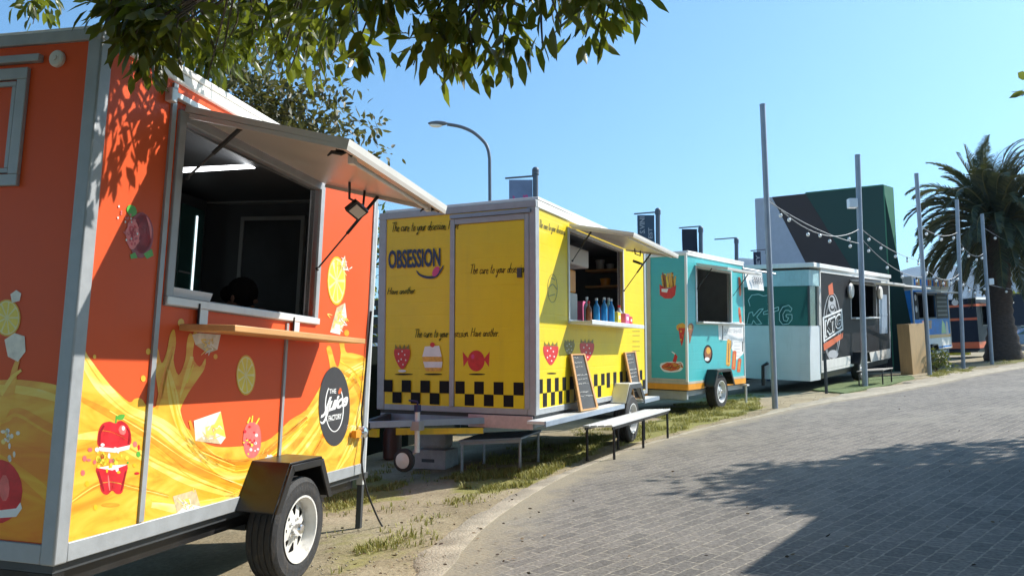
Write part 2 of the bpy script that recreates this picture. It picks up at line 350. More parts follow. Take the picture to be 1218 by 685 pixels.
class Decal:
    """flat prints laid on a trailer wall; layers a fraction of a millimetre apart"""
    def __init__(s, tr, face, bounds=None): s.tr = tr; s.face = face; s.mb = MB(); s.b = bounds; s.base = 0.0016
    def ab(s, u, v): return s.tr.side(u, v) if s.face == 'side' else s.tr.front(u, v)
    def P(s, a, b, k):
        if s.b: a = min(max(a, s.b[0]), s.b[1]); b = min(max(b, s.b[2]), s.b[3])
        e = s.base + 0.00028 * k
        return (e, a, b) if s.face == 'side' else (a, -e, b)
    def polyab(s, pts, mi, k):
        q = []
        for a, b in pts:
            p = s.P(a, b, k)
            if not q or (Vector(p) - Vector(q[-1])).length > 1e-4: q.append(p)
        if len(q) > 2:
            if (Vector(q[0]) - Vector(q[-1])).length < 1e-4: q.pop()
            ar = sum(pts[i - 1][0] * pts[i][1] - pts[i][0] * pts[i - 1][1] for i in range(len(pts)))
            if ar < 0: q.reverse()
            if len(q) > 2: s.mb.poly(q, mi)
        return s
    def poly(s, px, mi, k=0, n=0): return s.polyab([s.ab(u, v) for u, v in (sp(px, n) if n else px)], mi, k)
    def ell(s, u, v, ru, rv, mi, k=0, n=22, rot=0.0, wob=0.0):
        pts = []
        for i in range(n):
            t = 2 * math.pi * i / n; rr = 1 + wob * random.uniform(-1, 1); x, y = ru * rr * math.cos(t), rv * rr * math.sin(t)
            pts.append((u + x * math.cos(rot) - y * math.sin(rot), v + x * math.sin(rot) + y * math.cos(rot)))
        return s.poly(pts, mi, k)
    def ring(s, u, v, ru, rv, w, mi, k=0, n=30, a0=0, a1=360):
        for i in range(n):
            t0 = R(a0 + (a1 - a0) * i / n); t1 = R(a0 + (a1 - a0) * (i + 1) / n); f = 1 - w / ru; g = 1 - w / rv
            s.poly([(u + ru * math.cos(t0), v + rv * math.sin(t0)), (u + ru * math.cos(t1), v + rv * math.sin(t1)),
                    (u + ru * f * math.cos(t1), v + rv * g * math.sin(t1)), (u + ru * f * math.cos(t0), v + rv * g * math.sin(t0))], mi, k)
        return s
    def ribbon(s, cl, mi, k=0, n=6):
        c = sp(cl, n, False); l = []; r = []
        for i, (u, v, w) in enumerate(c):
            a = c[max(i - 1, 0)]; b = c[min(i + 1, len(c) - 1)]; dx, dy = b[0] - a[0], b[1] - a[1]; q = math.hypot(dx, dy) or 1
            l.append((u - dy / q * w / 2, v + dx / q * w / 2)); r.append((u + dy / q * w / 2, v - dx / q * w / 2))
        for i in range(len(c) - 1): s.poly([l[i], l[i + 1], r[i + 1], r[i]], mi, k)
        return s
    def text(s, t, q, mi, k=0, bold=0.0, shear=0.0, space=1.0):
        """q = four photo points: bottom-left, bottom-right, top-right, top-left"""
        vs, fs = text_geo(t, bold, shear, space); bl, br, tr_, tl = [Vector(s.ab(*p)) for p in q]
        o = []
        for x, y in vs:
            p = (bl * (1 - x) + br * x) * (1 - y) + (tl * (1 - x) + tr_ * x) * y; o.append(s.P(p.x, p.y, k))
        s.mb.add(o, fs, mi); return s

def hand(d, t, q, mi, k, w=.7):
    # handwritten line between the four photo points bottom-left, bottom-right, top-right, top-left
    x = 0; st = []; rn = random.Random(len(t) * 3)
    for ch in t:
        adv, pls = HAND[ch]; dy = rn.uniform(-.05, .05)
        for pl in pls: st.append([(x + a + b * .22, b + dy) for a, b in pl])
        x += adv
    W = x; bl, br, tr_, tl = [Vector(p_) for p_ in q]
    for pl in st:
        px = []
        for a, b in pl: a /= W; u = (bl * (1 - a) + br * a) * (1 - b) + (tl * (1 - a) + tr_ * a) * b; px.append((u.x, u.y, w))
        d.ribbon(px, mi, k, 3)

def wheel(tr, x, y, z, r, w, style='spoke'):
    """x = outer face of the tyre (local), axle along local x"""
    e = child_empty('wheel', tr.E, (0, 0, tr.h))
    t = MB(); hw = w / 2; ri = r * 0.63
    prof = [(ri, -hw), (r * 0.80, -hw * 1.08), (r * 0.93, -hw * 1.02), (r * 0.985, -hw * 0.85)]
    for k in (-0.62, -0.22, 0.22, 0.62):
        prof += [(r, hw * (k - 0.14)), (r, hw * (k + 0.12)), (r * 0.975, hw * (k + 0.14)), (r * 0.975, hw * (k + 0.25))]
    prof += [(r * 0.985, hw * 0.88), (r * 0.93, hw * 1.02), (r * 0.90, hw * 1.07), (r * 0.885, hw * 1.055), (r * 0.80, hw * 1.10), (r * 0.72, hw * 1.09), (ri, hw)]
    t.lathe(prof, (x - hw, y, z), (1, 0, 0), 48, cap=False); t.build('tyre', 'rubber', e)
    m = MB(); o = (x - hw, y, z)
    m.lathe([(ri * 1.0, hw * 1.02), (ri * 1.02, hw * 1.10), (ri * 0.96, hw * 1.10), (ri * 0.92, hw * 0.95), (ri * 0.88, hw * 0.35), (ri * 0.86, 0.02), (ri * 0.86, -hw)], o, (1, 0, 0), 40, 0, cap=False)
    m.lathe([(ri * 0.87, hw * 0.10), (0.001, hw * 0.10)], o, (1, 0, 0), 24, 1, cap=False)
    n = 8 if style == 'spoke' else 5; k0 = hw * 0.42
    def pt(rr, a, h): return (o[0] + h, o[1] + rr * math.cos(a), o[2] + rr * math.sin(a))
    # dished disc: hub plate, spokes that widen inwards, outer ring
    seg = 48; rh = ri * 0.42; rr1 = ri * 0.72
    for i in range(seg):
        a0, a1 = 2 * math.pi * i / seg, 2 * math.pi * (i + 1) / seg
        m.poly([pt(0.001, a0, k0 + 0.02), pt(rh, a0, k0 + 0.012), pt(rh, a1, k0 + 0.012)], 0)
        m.poly([pt(rr1, a0, k0), pt(ri * 0.885, a0, k0 - 0.01), pt(ri * 0.885, a1, k0 - 0.01), pt(rr1, a1, k0)], 0)
    for i in range(n):
        a = 2 * math.pi * (i + 0.5) / n; wi, wo = math.pi / n * 0.80, math.pi / n * 0.40
        m.poly([pt(rh * 0.98, a - wi, k0 + 0.012), pt(rr1 * 1.02, a - wo, k0), pt(rr1 * 1.02, a + wo, k0), pt(rh * 0.98, a + wi, k0 + 0.012)], 0)
    m.lathe([(ri * 0.17, k0 + 0.015), (ri * 0.17, k0 + 0.055), (ri * 0.13, k0 + 0.065), (0.001, k0 + 0.068)], o, (1, 0, 0), 16, 2)
    for i in range(5):
        a = 2 * math.pi * i / 5; q = pt(ri * 0.29, a, k0 + 0.012); m.lathe([(0.010, 0), (0.010, 0.012), (0.001, 0.013)], q, (1, 0, 0), 6, 2)
    m.build('rim', [M['rim_white'] if style == 'spoke' else M['alu_pale'], M['black'], M['chrome']], e)
    return e

def shell_walls(tr, W, L, H, paint, win, lining='dark', t=0.03):
    """outer panels with a lining whose tone paints in the interior shade; win = (y0,y1,z0,z1) opening in the road-side wall; separate wall meshes"""
    y0, y1, z0, z1 = win
    def ring(nm, boxes, pm):
        m = MB(); [m.box(*b, mi=k) for b, k in boxes]; return tr.part(m, nm, [pm, 'dark'], smooth=False)
    g = 0.004
    sw = ring('serving_wall', [((-t, 0, 0, y0, 0, H), 0), ((-t, 0, y1, L, 0, H), 0), ((-t, 0, y0, y1, 0, z0), 0), ((-t, 0, y0, y1, z1, H), 0)], paint)
    ln = MB()  # lining colour stands in for the dimness inside, instead of bright wall paint
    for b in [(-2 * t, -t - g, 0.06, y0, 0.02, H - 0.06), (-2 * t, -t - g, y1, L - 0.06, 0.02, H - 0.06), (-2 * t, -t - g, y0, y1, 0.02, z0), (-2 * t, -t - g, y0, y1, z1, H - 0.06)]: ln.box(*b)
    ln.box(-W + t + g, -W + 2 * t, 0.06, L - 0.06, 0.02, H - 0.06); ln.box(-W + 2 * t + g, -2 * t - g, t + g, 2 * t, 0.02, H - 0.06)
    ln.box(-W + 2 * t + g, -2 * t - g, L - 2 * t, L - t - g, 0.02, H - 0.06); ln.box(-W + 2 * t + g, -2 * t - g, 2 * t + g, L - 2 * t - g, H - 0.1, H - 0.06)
    tr.part(ln, 'shade_lining', lining, smooth=False)
    fw = ring('front_wall', [((-W + t, -t - 0.001, 0, t, 0, H), 0)], paint)
    ring('rear_wall', [((-W + t, -t - 0.001, L - t, L, 0, H), 0)], paint)
    ring('far_wall', [((-W, -W + t - 0.001, 0, L, 0, H), 0)], paint)
    fl = MB(); fl.box(-W + 0.02, -0.02, 0.02, L - 0.02, -0.05, -0.001); tr.part(fl, 'floor_pan', 'dark2', smooth=False)
    return sw, fw

def trims(tr, W, L, H, mt='alu', cw=0.055, top=0.06, bot=0.075, post=True):
    p = 0.013
    for (x0, x1, y0, y1) in [(-cw, p, -p, cw), (-W - p, -W + cw, -p, cw), (-cw, p, L - cw, L + p), (-W - p, -W + cw, L - cw, L + p)]:
        m = MB(); m.box(x0, x1, y0, y1, -0.012, H + 0.004); tr.part(m, 'corner_trim', mt, bevel=0.008)
    m = MB(); q = p - 0.003
    m.box(-W + cw, -cw, -q, 0.02, -0.01, bot - 0.01); m.box(-W + cw, -cw, L - 0.02, L + q, -0.01, bot - 0.01)
    m.box(-0.02, q, cw, L - cw, -0.01, bot - 0.01); m.box(-W - q, -W + 0.02, cw, L - cw, -0.01, bot - 0.01)
    tr.part(m, 'bottom_rail', mt, bevel=0.004)
    m = MB()
    m.box(-W + 0.04, 0.02, 0.035, L + 0.02, H + 0.005, H + 0.04, 1)
    m.box(-W - q, q + 0.006, -q - 0.006, 0.03, H - top, H + 0.002, 0); m.box(-W - q, q + 0.006, L - 0.03, L + q, H - top, H + 0.002, 0)
    m.box(-0.03, q + 0.008, 0.031, L - 0.031, H - top, H + 0.002, 1)
    tr.part(m, 'roof', [mt, 'white'], bevel=0.006)

def window_frame(tr, win, mt='alu', w=0.05, d=0.016):
    y0, y1, z0, z1 = win; m = MB()
    m.box(-0.07, d, y0 - w, y0, z0 - w, z1 + w); m.box(-0.07, d, y1, y1 + w, z0 - w, z1 + w)
    m.box(-0.07, d - 0.002, y0, y1, z0 - w, z0); m.box(-0.07, d - 0.002, y0, y1, z1, z1 + w)
    return tr.part(m, 'window_frame', mt, bevel=0.004)

def awning(tr, y0, y1, zh, d, zt, mu='awning_under', mo='white', th=0.03, edge=None):
    m = MB(); nrm = Vector((zh - zt, 0, d)).normalized() * th
    q = [(0.02, y0, zh), (0.02, y1, zh), (d, y1, zt), (d, y0, zt)]
    vs = [Vector(p) for p in q] + [Vector(p) + nrm for p in q]
    m.add(vs, [(0, 1, 2, 3)], 0); m.add(vs, [(7, 6, 5, 4)], 1); m.add(vs, [(1, 0, 4, 5), (3, 2, 6, 7)], 2); m.add(vs, [(0, 3, 7, 4), (2, 1, 5, 6)], 3)
    # folded lip round the underside
    s = Vector((d, 0, zt - zh)); s.normalize(); dn = -nrm.normalized() * 0.022
    def lip(a, b, off):
        a, b, off = Vector(a), Vector(b), Vector(off); m.hexa([a, b, b + off, a + off], [a + dn, b + dn, b + off + dn, a + off + dn], 0)
    lip((d, y0, zt), (d, y1, zt), -s * 0.03); lip((0.05, y0, zh + (zt - zh) * 0.05 / d), (d - 0.03, y0, zt + (zh - zt) * 0.03 / d), (0, 0.025, 0)); lip((0.05, y1, zh + (zt - zh) * 0.05 / d), (d - 0.03, y1, zt + (zh - zt) * 0.03 / d), (0, -0.025, 0))
    return tr.part(m, 'awning', [mu, mo, 'white', edge or mo], smooth=False)

def strut(tr, a, b, parent=None):
    a, b = Vector(a), Vector(b); mid = a.lerp(b, 0.5); m = MB()
    m.tube([a, mid], 0.006, 8, 1); m.tube([mid, b], 0.011, 8, 0); m.ball(a, 0.013, 8, 0); m.ball(b, 0.013, 8, 0)
    return tr.part(m, 'gas_strut', ['black', 'dark2'])

def fender(tr, prof, d0, d1, mt='black', flange=0.05, th=0.012, mt2=None):
    """prof: outline (y, z) of the fender over the wheel"""
    m = MB()
    for (a, b) in zip(prof[:-1], prof[1:]):
        m.hexa([(d0, a[0], a[1]), (d1, a[0], a[1]), (d1, b[0], b[1]), (d0, b[0], b[1])], [(d0, a[0], a[1] + th), (d1, a[0], a[1] + th), (d1, b[0], b[1] + th), (d0, b[0], b[1] + th)])
    c = Vector((sum(p[0] for p in prof) / len(prof), min(p[1] for p in prof)))
    inn = [tuple(Vector(p) + (c - Vector(p)).normalized() * flange) for p in prof]
    for i in range(len(prof) - 1):
        m.hexa([(d1 + 0.001, *prof[i]), (d1 + 0.001, *prof[i + 1]), (d1 + 0.001, *inn[i + 1]), (d1 + 0.001, *inn[i])], [(d1 + 0.014, *prof[i]), (d1 + 0.014, *prof[i + 1]), (d1 + 0.014, *inn[i + 1]), (d1 + 0.014, *inn[i])], 1)
    return tr.part(m, 'fender', [mt, mt2 or mt], bevel=0.003)

# ================================================================== the setting
def axis_lines(lo, hi, step, far):
    a = list(np.arange(lo, hi + 1e-6, step)); s = step; x = hi; 
    while x < far: s *= 1.35; x += s; a.append(min(x, far))
    s = step; x = lo
    while x > -far: s *= 1.35; x -= s; a.insert(0, max(x, -far))
    return a

ROAD_EDGE_PX = [(520, 685), (545, 655), (575, 625), (615, 597), (660, 571), (700, 553), (752, 534), (800, 520), (850, 507), (905, 495), (965, 482), (1040, 470), (1110, 457), (1170, 445), (1218, 437)]
edge = [G(u, v) for u, v in ROAD_EDGE_PX]
d0 = (edge[0] - edge[1]).normalized()
edge = [edge[0] + Vector((-1.2, -6.0, 0)), edge[0] + Vector((-0.55, -2.2, 0))] + edge
d1 = Vector((0.72, 0.69, 0))
edge += [edge[-1] + d1 * k for k in (4, 10, 20, 34)]
edge = [Vector((p[0], p[1], 0)) for p in sp([(p.x, p.y) for p in edge], 8, False)]
edge_np = np.array([(p.x, p.y) for p in edge])

def road_dist(x, y):
    """signed distance to the paving edge, positive on the paving"""
    d = edge_np - np.array([x, y]); q = (d ** 2).sum(1); i = int(q.argmin()); j = min(max(i, 1), len(edge_np) - 2)
    t = edge_np[j + 1] - edge_np[j - 1]; n = np.array([t[1], -t[0]]) / np.hypot(*t)
    return float(-(d[i] @ n)) if abs(d[i] @ n) > 1e-9 else 0.0

def in_poly(x, y, P):
    c = False; j = len(P) - 1
    for i in range(len(P)):
        xi, yi = P[i]; xj, yj = P[j]
        if (yi > y) != (yj > y) and x < (xj - xi) * (y - yi) / (yj - yi) + xi: c = not c
        j = i
    return c

GRASS_PX = [
    ([(384, 582), (400, 568), (450, 564), (480, 575), (478, 592), (430, 600), (388, 606)], 0.75),
    ([(386, 640), (430, 632), (492, 638), (490, 656), (440, 668), (390, 672)], 0.35),
    ([(388, 520), (440, 560), (470, 562), (540, 566), (560, 545), (500, 540), (450, 545)], 0.12),
    ([(385, 562), (560, 545), (700, 505), (690, 548), (560, 612), (500, 668), (390, 684)], 0.10),
    ([(400, 655), (440, 645), (470, 652), (450, 672), (405, 676)], 0.5), ([(520, 590), (560, 582), (575, 590), (540, 602)], 0.35),
    ([(534, 560), (560, 556), (620, 556), (660, 536), (700, 520), (735, 515), (712, 536), (668, 556), (628, 575), (585, 586), (542, 588)], 0.95),
    ([(560, 552), (640, 525), (700, 512), (760, 500), (700, 530), (640, 550)], 0.35),
    ([(760, 506), (800, 492), (850, 480), (898, 474), (908, 484), (880, 494), (840, 503), (800, 513), (764, 523), (735, 530)], 1.0),
    ([(770, 490), (850, 470), (900, 468), (905, 476), (850, 484), (790, 500)], 0.6),
    ([(1100, 446), (1124, 438), (1160, 436), (1150, 443), (1118, 450)], 0.6),
    ([(1185, 432), (1190, 420), (1300, 412), (1300, 424), (1218, 431)], 0.8),
]
GRASS = [([(G(u, v).x, G(u, v).y) for u, v in P], k) for P, k in GRASS_PX]

def veg(x, y):
    m = 0.0
    for P, k in GRASS:
        if in_poly(x, y, P): m = max(m, k)
    return m

from mathutils import noise as mnoise
def build_ground():
    xs = axis_lines(-5, 12, 0.1, 2500); ys = axis_lines(1.5, 22, 0.1, 2500)
    nx, ny = len(xs), len(ys); vs = []; vg = []
    for y in ys:
        for x in xs:
            z = gz(x, y); g = 0.0
            if -5 < x < 12 and 1.5 < y < 22:
                rd = road_dist(x, y)
                if rd > 0.05: z -= 0.03
                else:
                    z += 0.022 * mnoise.noise((x * 1.1, y * 1.1, 0)) + 0.010 * mnoise.noise((x * 4, y * 4, 3)) - 0.012
                    g = veg(x + 0.1 * mnoise.noise((x * 3, y * 3, 7)), y + 0.15 * mnoise.noise((x * 3, y * 3, 9)))
            else:
                z -= 0.03
                if y > 18: g = veg(x, y)
            vs.append((x, y, z)); vg.append(g)
    fs = [(j * nx + i, j * nx + i + 1, (j + 1) * nx + i + 1, (j + 1) * nx + i) for j in range(ny - 1) for i in range(nx - 1)]
    me = bpy.data.meshes.new('ground'); me.from_pydata(vs, [], fs); me.shade_smooth()
    ca = me.color_attributes.new('cover', 'FLOAT_COLOR', 'POINT')
    ca.data.foreach_set('color', [c for g in vg for c in (g, g, g, 1)])
    m, nt, b = new_mat('sandy_soil'); L = nt.links
    tc = N(nt, 'ShaderNodeTexCoord')
    n1 = N(nt, 'ShaderNodeTexNoise', Scale=0.9, Detail=9.0, Roughness=0.65); L.new(tc.outputs['Object'], n1.inputs['Vector'])
    n2 = N(nt, 'ShaderNodeTexNoise', Scale=28.0, Detail=6.0, Roughness=0.7); L.new(tc.outputs['Object'], n2.inputs['Vector'])
    rp = N(nt, 'ShaderNodeValToRGB'); L.new(n1.outputs['Fac'], rp.inputs[0]); e = rp.color_ramp.elements
    e[0].position = 0.3; e[0].color = (0.22, 0.18, 0.11, 1); e[1].position = 0.7; e[1].color = (0.43, 0.365, 0.25, 1); k = e.new(0.5); k.color = (0.335, 0.28, 0.185, 1)
    r2 = N(nt, 'ShaderNodeMapRange'); r2.inputs['From Min'].default_value = 0.3; r2.inputs['From Max'].default_value = 0.7; r2.inputs['To Min'].default_value = 0.72; r2.inputs['To Max'].default_value = 1.2
    L.new(n2.outputs['Fac'], r2.inputs['Value'])
    mm = N(nt, 'ShaderNodeMix', data_type='RGBA', blend_type='MULTIPLY'); mm.inputs[0].default_value = 1; L.new(rp.outputs[0], mm.inputs[6]); L.new(r2.outputs[0], mm.inputs[7])
    vc = N(nt, 'ShaderNodeVertexColor', layer_name='cover')
    n3 = N(nt, 'ShaderNodeTexNoise', Scale=9.0, Detail=6.0); L.new(tc.outputs['Object'], n3.inputs['Vector'])
    ad = N(nt, 'ShaderNodeMath', operation='ADD'); L.new(vc.outputs[0], ad.inputs[0]); L.new(n3.outputs['Fac'], ad.inputs[1])
    r3 = N(nt, 'ShaderNodeMapRange'); r3.inputs['From Min'].default_value = 0.66; r3.inputs['From Max'].default_value = 1.3; r3.inputs['To Max'].default_value = 0.92
    L.new(ad.outputs[0], r3.inputs['Value'])
    gm = N(nt, 'ShaderNodeMix', data_type='RGBA'); L.new(r3.outputs[0], gm.inputs[0]); L.new(mm.outputs[2], gm.inputs[6])
    rg = N(nt, 'ShaderNodeValToRGB'); L.new(n2.outputs['Fac'], rg.inputs[0]); rg.color_ramp.elements[0].color = (0.13, 0.14, 0.035, 1); rg.color_ramp.elements[1].color = (0.38, 0.35, 0.12, 1)
    L.new(rg.outputs[0], gm.inputs[7]); L.new(gm.outputs[2], b.inputs['Base Color']); b.inputs['Roughness'].default_value = 0.95; b.inputs['Specular IOR Level'].default_value = 0.15
    bp = N(nt, 'ShaderNodeBump', Strength=0.7, Distance=0.02); L.new(n2.outputs['Fac'], bp.inputs['Height']); L.new(bp.outputs[0], b.inputs['Normal'])
    me.materials.append(m); o = bpy.data.objects.new('ground', me); COL.objects.link(o); o['kind'] = 'structure'
build_ground()

def build_road():
    mb = MB(); K = 18; n = len(edge); ed = []
    nor = []
    for i in range(n):
        t = (edge[min(i + 1, n - 1)] - edge[max(i - 1, 0)]).normalized(); nor.append(Vector((t.y, -t.x, 0)))
    for i, p in enumerate(edge):
        for k in range(K + 1):
            f_ = (k / K) ** 2.4; t_ = i / (n - 1); far_ = Vector((9 + 58 * t_, -16 + 52 * t_, 0)); q = p.lerp(far_, f_)
            z = gz(q.x, q.y) + 0.004
            if k == 0: q = q + nor[i] * (.05 * mnoise.noise((p.x * 6, p.y * 6, 0)) - .03)
            mb.v.append((q.x, q.y, z)); ed.append(min(1.0, (q - p).length / 1.2))
    for i in range(n - 1):
        for k in range(K):
            a = i * (K + 1) + k; mb.f.append((a, a + 1, a + K + 2, a + K + 1)); mb.mi.append(0)
    m, nt, b = new_mat('interlocking_pavers'); L = nt.links
    tc = N(nt, 'ShaderNodeTexCoord'); mp = N(nt, 'ShaderNodeMapping'); mp.inputs['Rotation'].default_value = (0, 0, R(-44)); L.new(tc.outputs['Object'], mp.inputs['Vector'])
    mpw = mp
    dn = N(nt, 'ShaderNodeTexNoise', Scale=22.0, Detail=2.0); L.new(tc.outputs['Object'], dn.inputs['Vector'])
    vm = N(nt, 'ShaderNodeVectorMath', operation='MULTIPLY_ADD'); L.new(dn.outputs['Color'], vm.inputs[0]); vm.inputs[1].default_value = (0.020, 0.020, 0); L.new(mp.outputs[0], vm.inputs[2])
    bt = N(nt, 'ShaderNodeTexBrick', Scale=1.0); bt.offset = 0.5
    bt.inputs['Brick Width'].default_value = 0.205; bt.inputs['Row Height'].default_value = 0.102; bt.inputs['Mortar Size'].default_value = 0.0065; bt.inputs['Mortar Smooth'].default_value = 0.35; bt.inputs['Bias'].default_value = 0.1
    bt.inputs['Color1'].default_value = (0.138, 0.128, 0.117, 1); bt.inputs['Color2'].default_value = (0.205, 0.187, 0.165, 1); bt.inputs['Mortar'].default_value = (0.31, 0.28, 0.23, 1)
    L.new(vm.outputs[0], bt.inputs['Vector'])
    n1 = N(nt, 'ShaderNodeTexNoise', Scale=0.55, Detail=9.0, Roughness=0.68); L.new(tc.outputs['Object'], n1.inputs['Vector'])
    n2 = N(nt, 'ShaderNodeTexNoise', Scale=45.0, Detail=5.0); L.new(tc.outputs['Object'], n2.inputs['Vector'])
    r1 = N(nt, 'ShaderNodeMapRange'); r1.inputs['From Min'].default_value = 0.3; r1.inputs['From Max'].default_value = 0.72; r1.inputs['To Min'].default_value = 0.8; r1.inputs['To Max'].default_value = 1.14; L.new(n1.outputs['Fac'], r1.inputs['Value'])
    r2 = N(nt, 'ShaderNodeMapRange'); r2.inputs['From Min'].default_value = 0.3; r2.inputs['From Max'].default_value = 0.7; r2.inputs['To Min'].default_value = 0.7; r2.inputs['To Max'].default_value = 1.3; L.new(n2.outputs['Fac'], r2.inputs['Value'])
    mu = N(nt, 'ShaderNodeMath', operation='MULTIPLY'); L.new(r1.outputs[0], mu.inputs[0]); L.new(r2.outputs[0], mu.inputs[1])
    mx = N(nt, 'ShaderNodeMix', data_type='RGBA', blend_type='MULTIPLY'); mx.inputs[0].default_value = 1; L.new(bt.outputs['Color'], mx.inputs[6]); L.new(mu.outputs[0], mx.inputs[7])
    # wind-blown sand lying in drifts
    n4 = N(nt, 'ShaderNodeTexNoise', Scale=0.8, Detail=9.0, Roughness=0.72); m4 = N(nt, 'ShaderNodeMapping'); m4.inputs['Location'].default_value = (7, 3, 0); L.new(tc.outputs['Object'], m4.inputs['Vector']); L.new(m4.outputs[0], n4.inputs['Vector'])
    r4 = N(nt, 'ShaderNodeMapRange'); r4.inputs['From Min'].default_value = 0.52; r4.inputs['From Max'].default_value = 0.8; r4.inputs['To Max'].default_value = 0.75; L.new(n4.outputs['Fac'], r4.inputs['Value'])
    sx = N(nt, 'ShaderNodeMix', data_type='RGBA'); L.new(r4.outputs[0], sx.inputs[0]); L.new(mx.outputs[2], sx.inputs[6]); sx.inputs[7].default_value = (0.31, 0.285, 0.235, 1)
    va = N(nt, 'ShaderNodeVertexColor', layer_name='inset'); n6 = N(nt, 'ShaderNodeTexNoise', Scale=2.6, Detail=9.0, Roughness=0.75); L.new(tc.outputs['Object'], n6.inputs['Vector'])
    su = N(nt, 'ShaderNodeMath', operation='SUBTRACT'); L.new(n6.outputs['Fac'], su.inputs[0]); L.new(va.outputs[0], su.inputs[1])
    r6 = N(nt, 'ShaderNodeMapRange'); r6.inputs['From Min'].default_value = 0.12; r6.inputs['From Max'].default_value = 0.42; r6.inputs['To Max'].default_value = 0.92; L.new(su.outputs[0], r6.inputs['Value'])
    s6 = N(nt, 'ShaderNodeMix', data_type='RGBA'); L.new(r6.outputs[0], s6.inputs[0]); L.new(sx.outputs[2], s6.inputs[6]); s6.inputs[7].default_value = (0.31, 0.27, 0.195, 1)
    L.new(s6.outputs[2], b.inputs['Base Color']); b.inputs['Roughness'].default_value = 0.85; b.inputs['Specular IOR Level'].default_value = 0.3
    sb = N(nt, 'ShaderNodeMath', operation='MULTIPLY_ADD'); L.new(bt.outputs['Fac'], sb.inputs[0]); sb.inputs[1].default_value = -1.0; L.new(n2.outputs['Fac'], sb.inputs[2])
    bp = N(nt, 'ShaderNodeBump', Strength=0.55, Distance=0.01); L.new(sb.outputs[0], bp.inputs['Height']); L.new(bp.outputs[0], b.inputs['Normal'])
    ro = mb.build('road', m, kind='structure'); ca = ro.data.color_attributes.new('inset', 'FLOAT_COLOR', 'POINT'); ca.data.foreach_set('color', [c for g in ed for c in (g, g, g, 1)])
    # concrete edging: pale flush strip along the paving, broken and half buried towards the middle
    ks = MB(); wpx = []
    for i, p in enumerate(edge):
        far = p.length; w = 0.16 if far < 6 else (0.16 - 0.10 * min(1, (far - 6) / 2) if far < 13 else 0.06 + min(1, (far - 13) / 4) * 0.75)
        w *= 1 + 0.55 * mnoise.noise((p.x * 1.9, p.y * 1.9, 1)) + 0.3 * mnoise.noise((p.x * 7, p.y * 7, 3))
        a = p + nor[i] * 0.03; c = p - nor[i] * w
        ks.v += [(a.x, a.y, gz(a.x, a.y) + 0.009), (c.x, c.y, gz(c.x, c.y) + 0.010), (c.x - nor[i].x * 0.05, c.y - nor[i].y * 0.05, gz(c.x, c.y) - 0.03), (a.x, a.y, gz(a.x, a.y) - 0.03)]
    for i in range(n - 1):
        for k in range(4):
            a, b_ = i * 4 + k, i * 4 + (k + 1) % 4; ks.f.append((a, b_, b_ + 4, a + 4)); ks.mi.append(0)
    ks.build('kerb_strip', mat('pale_concrete', (0.40, 0.35, 0.265), 0.9, var=0.4, scale=5, bump=0.5, bscale=60, dirt=0.1), kind='structure')
    return nor
road_nor = build_road()

# artificial turf mat in front of the charcoal trailer
tm = MB(); tp = [G(u, v) for u, v in [(966, 464), (1004, 468), (1056, 458), (1088, 450), (1084, 447), (1040, 449), (990, 457)]]
tm.prism([(p.x, p.y, p.z - 0.01) for p in tp], (0, 0, 0.028)); tm.build('turf_mat', 'turf', label='bright green artificial turf mat lying before the charcoal food trailer', category='turf mat')

def build_hills():
    prof = [(-3000, 60), (0, 70), (250, 90), (403, 110), (490, 185), (551, 219), (625, 229), (741, 215), (900, 190), (1005, 205), (1150, 218), (1285, 228), (1500, 215), (2400, 120)]
    xs = np.linspace(-1500, 2200, 150); ys = np.linspace(1500, 2400, 26); vs = []
    px = [p[0] for p in prof]; pz = [p[1] for p in prof]
    for y in ys:
        t = (y - 1500) / 900; bell = math.sin(math.pi * min(1, t * 1.15 + 0.001) / 1.0) if t < 0.87 else 0
        for x in xs:
            base = float(np.interp(x, px, pz)) * 1.15; z = 1.06 * base * max(0, bell) * (1 + 0.12 * mnoise.noise((x / 160, y / 160, 0))) + 14 * mnoise.noise((x / 60, y / 60, 2)) * bell
            vs.append((x, y, max(0.0, z) + 2.0))
    nx = len(xs); fs = [(j * nx + i, j * nx + i + 1, (j + 1) * nx + i + 1, (j + 1) * nx + i) for j in range(len(ys) - 1) for i in range(nx - 1)]
    mb = MB(); mb.add(vs, fs); mb.build('mountains', mat('mountain_scrub', (0.06, 0.075, 0.075), 0.95, var=0.5, scale=0.02), kind='structure')
    # low dry slope nearer, right of the palm
    vs = []; xs = np.linspace(150, 520, 60); ys = np.linspace(330, 560, 20)
    for y in ys:
        t = (y - 330) / 230
        for x in xs:
            s = min(1, max(0, (x - 150) / 60)) * math.sin(math.pi * t)
            vs.append((x, y, 2.2 + 34 * s * (1 + 0.25 * mnoise.noise((x / 40, y / 40, 5)))))
    nx = len(xs); fs = [(j * nx + i, j * nx + i + 1, (j + 1) * nx + i + 1, (j + 1) * nx + i) for j in range(len(ys) - 1) for i in range(nx - 1)]
    mb = MB(); mb.add(vs, fs); mb.build('hill', mat('dry_hillside', (0.23, 0.17, 0.12), 0.95, var=0.6, scale=0.12), kind='structure')
build_hills()

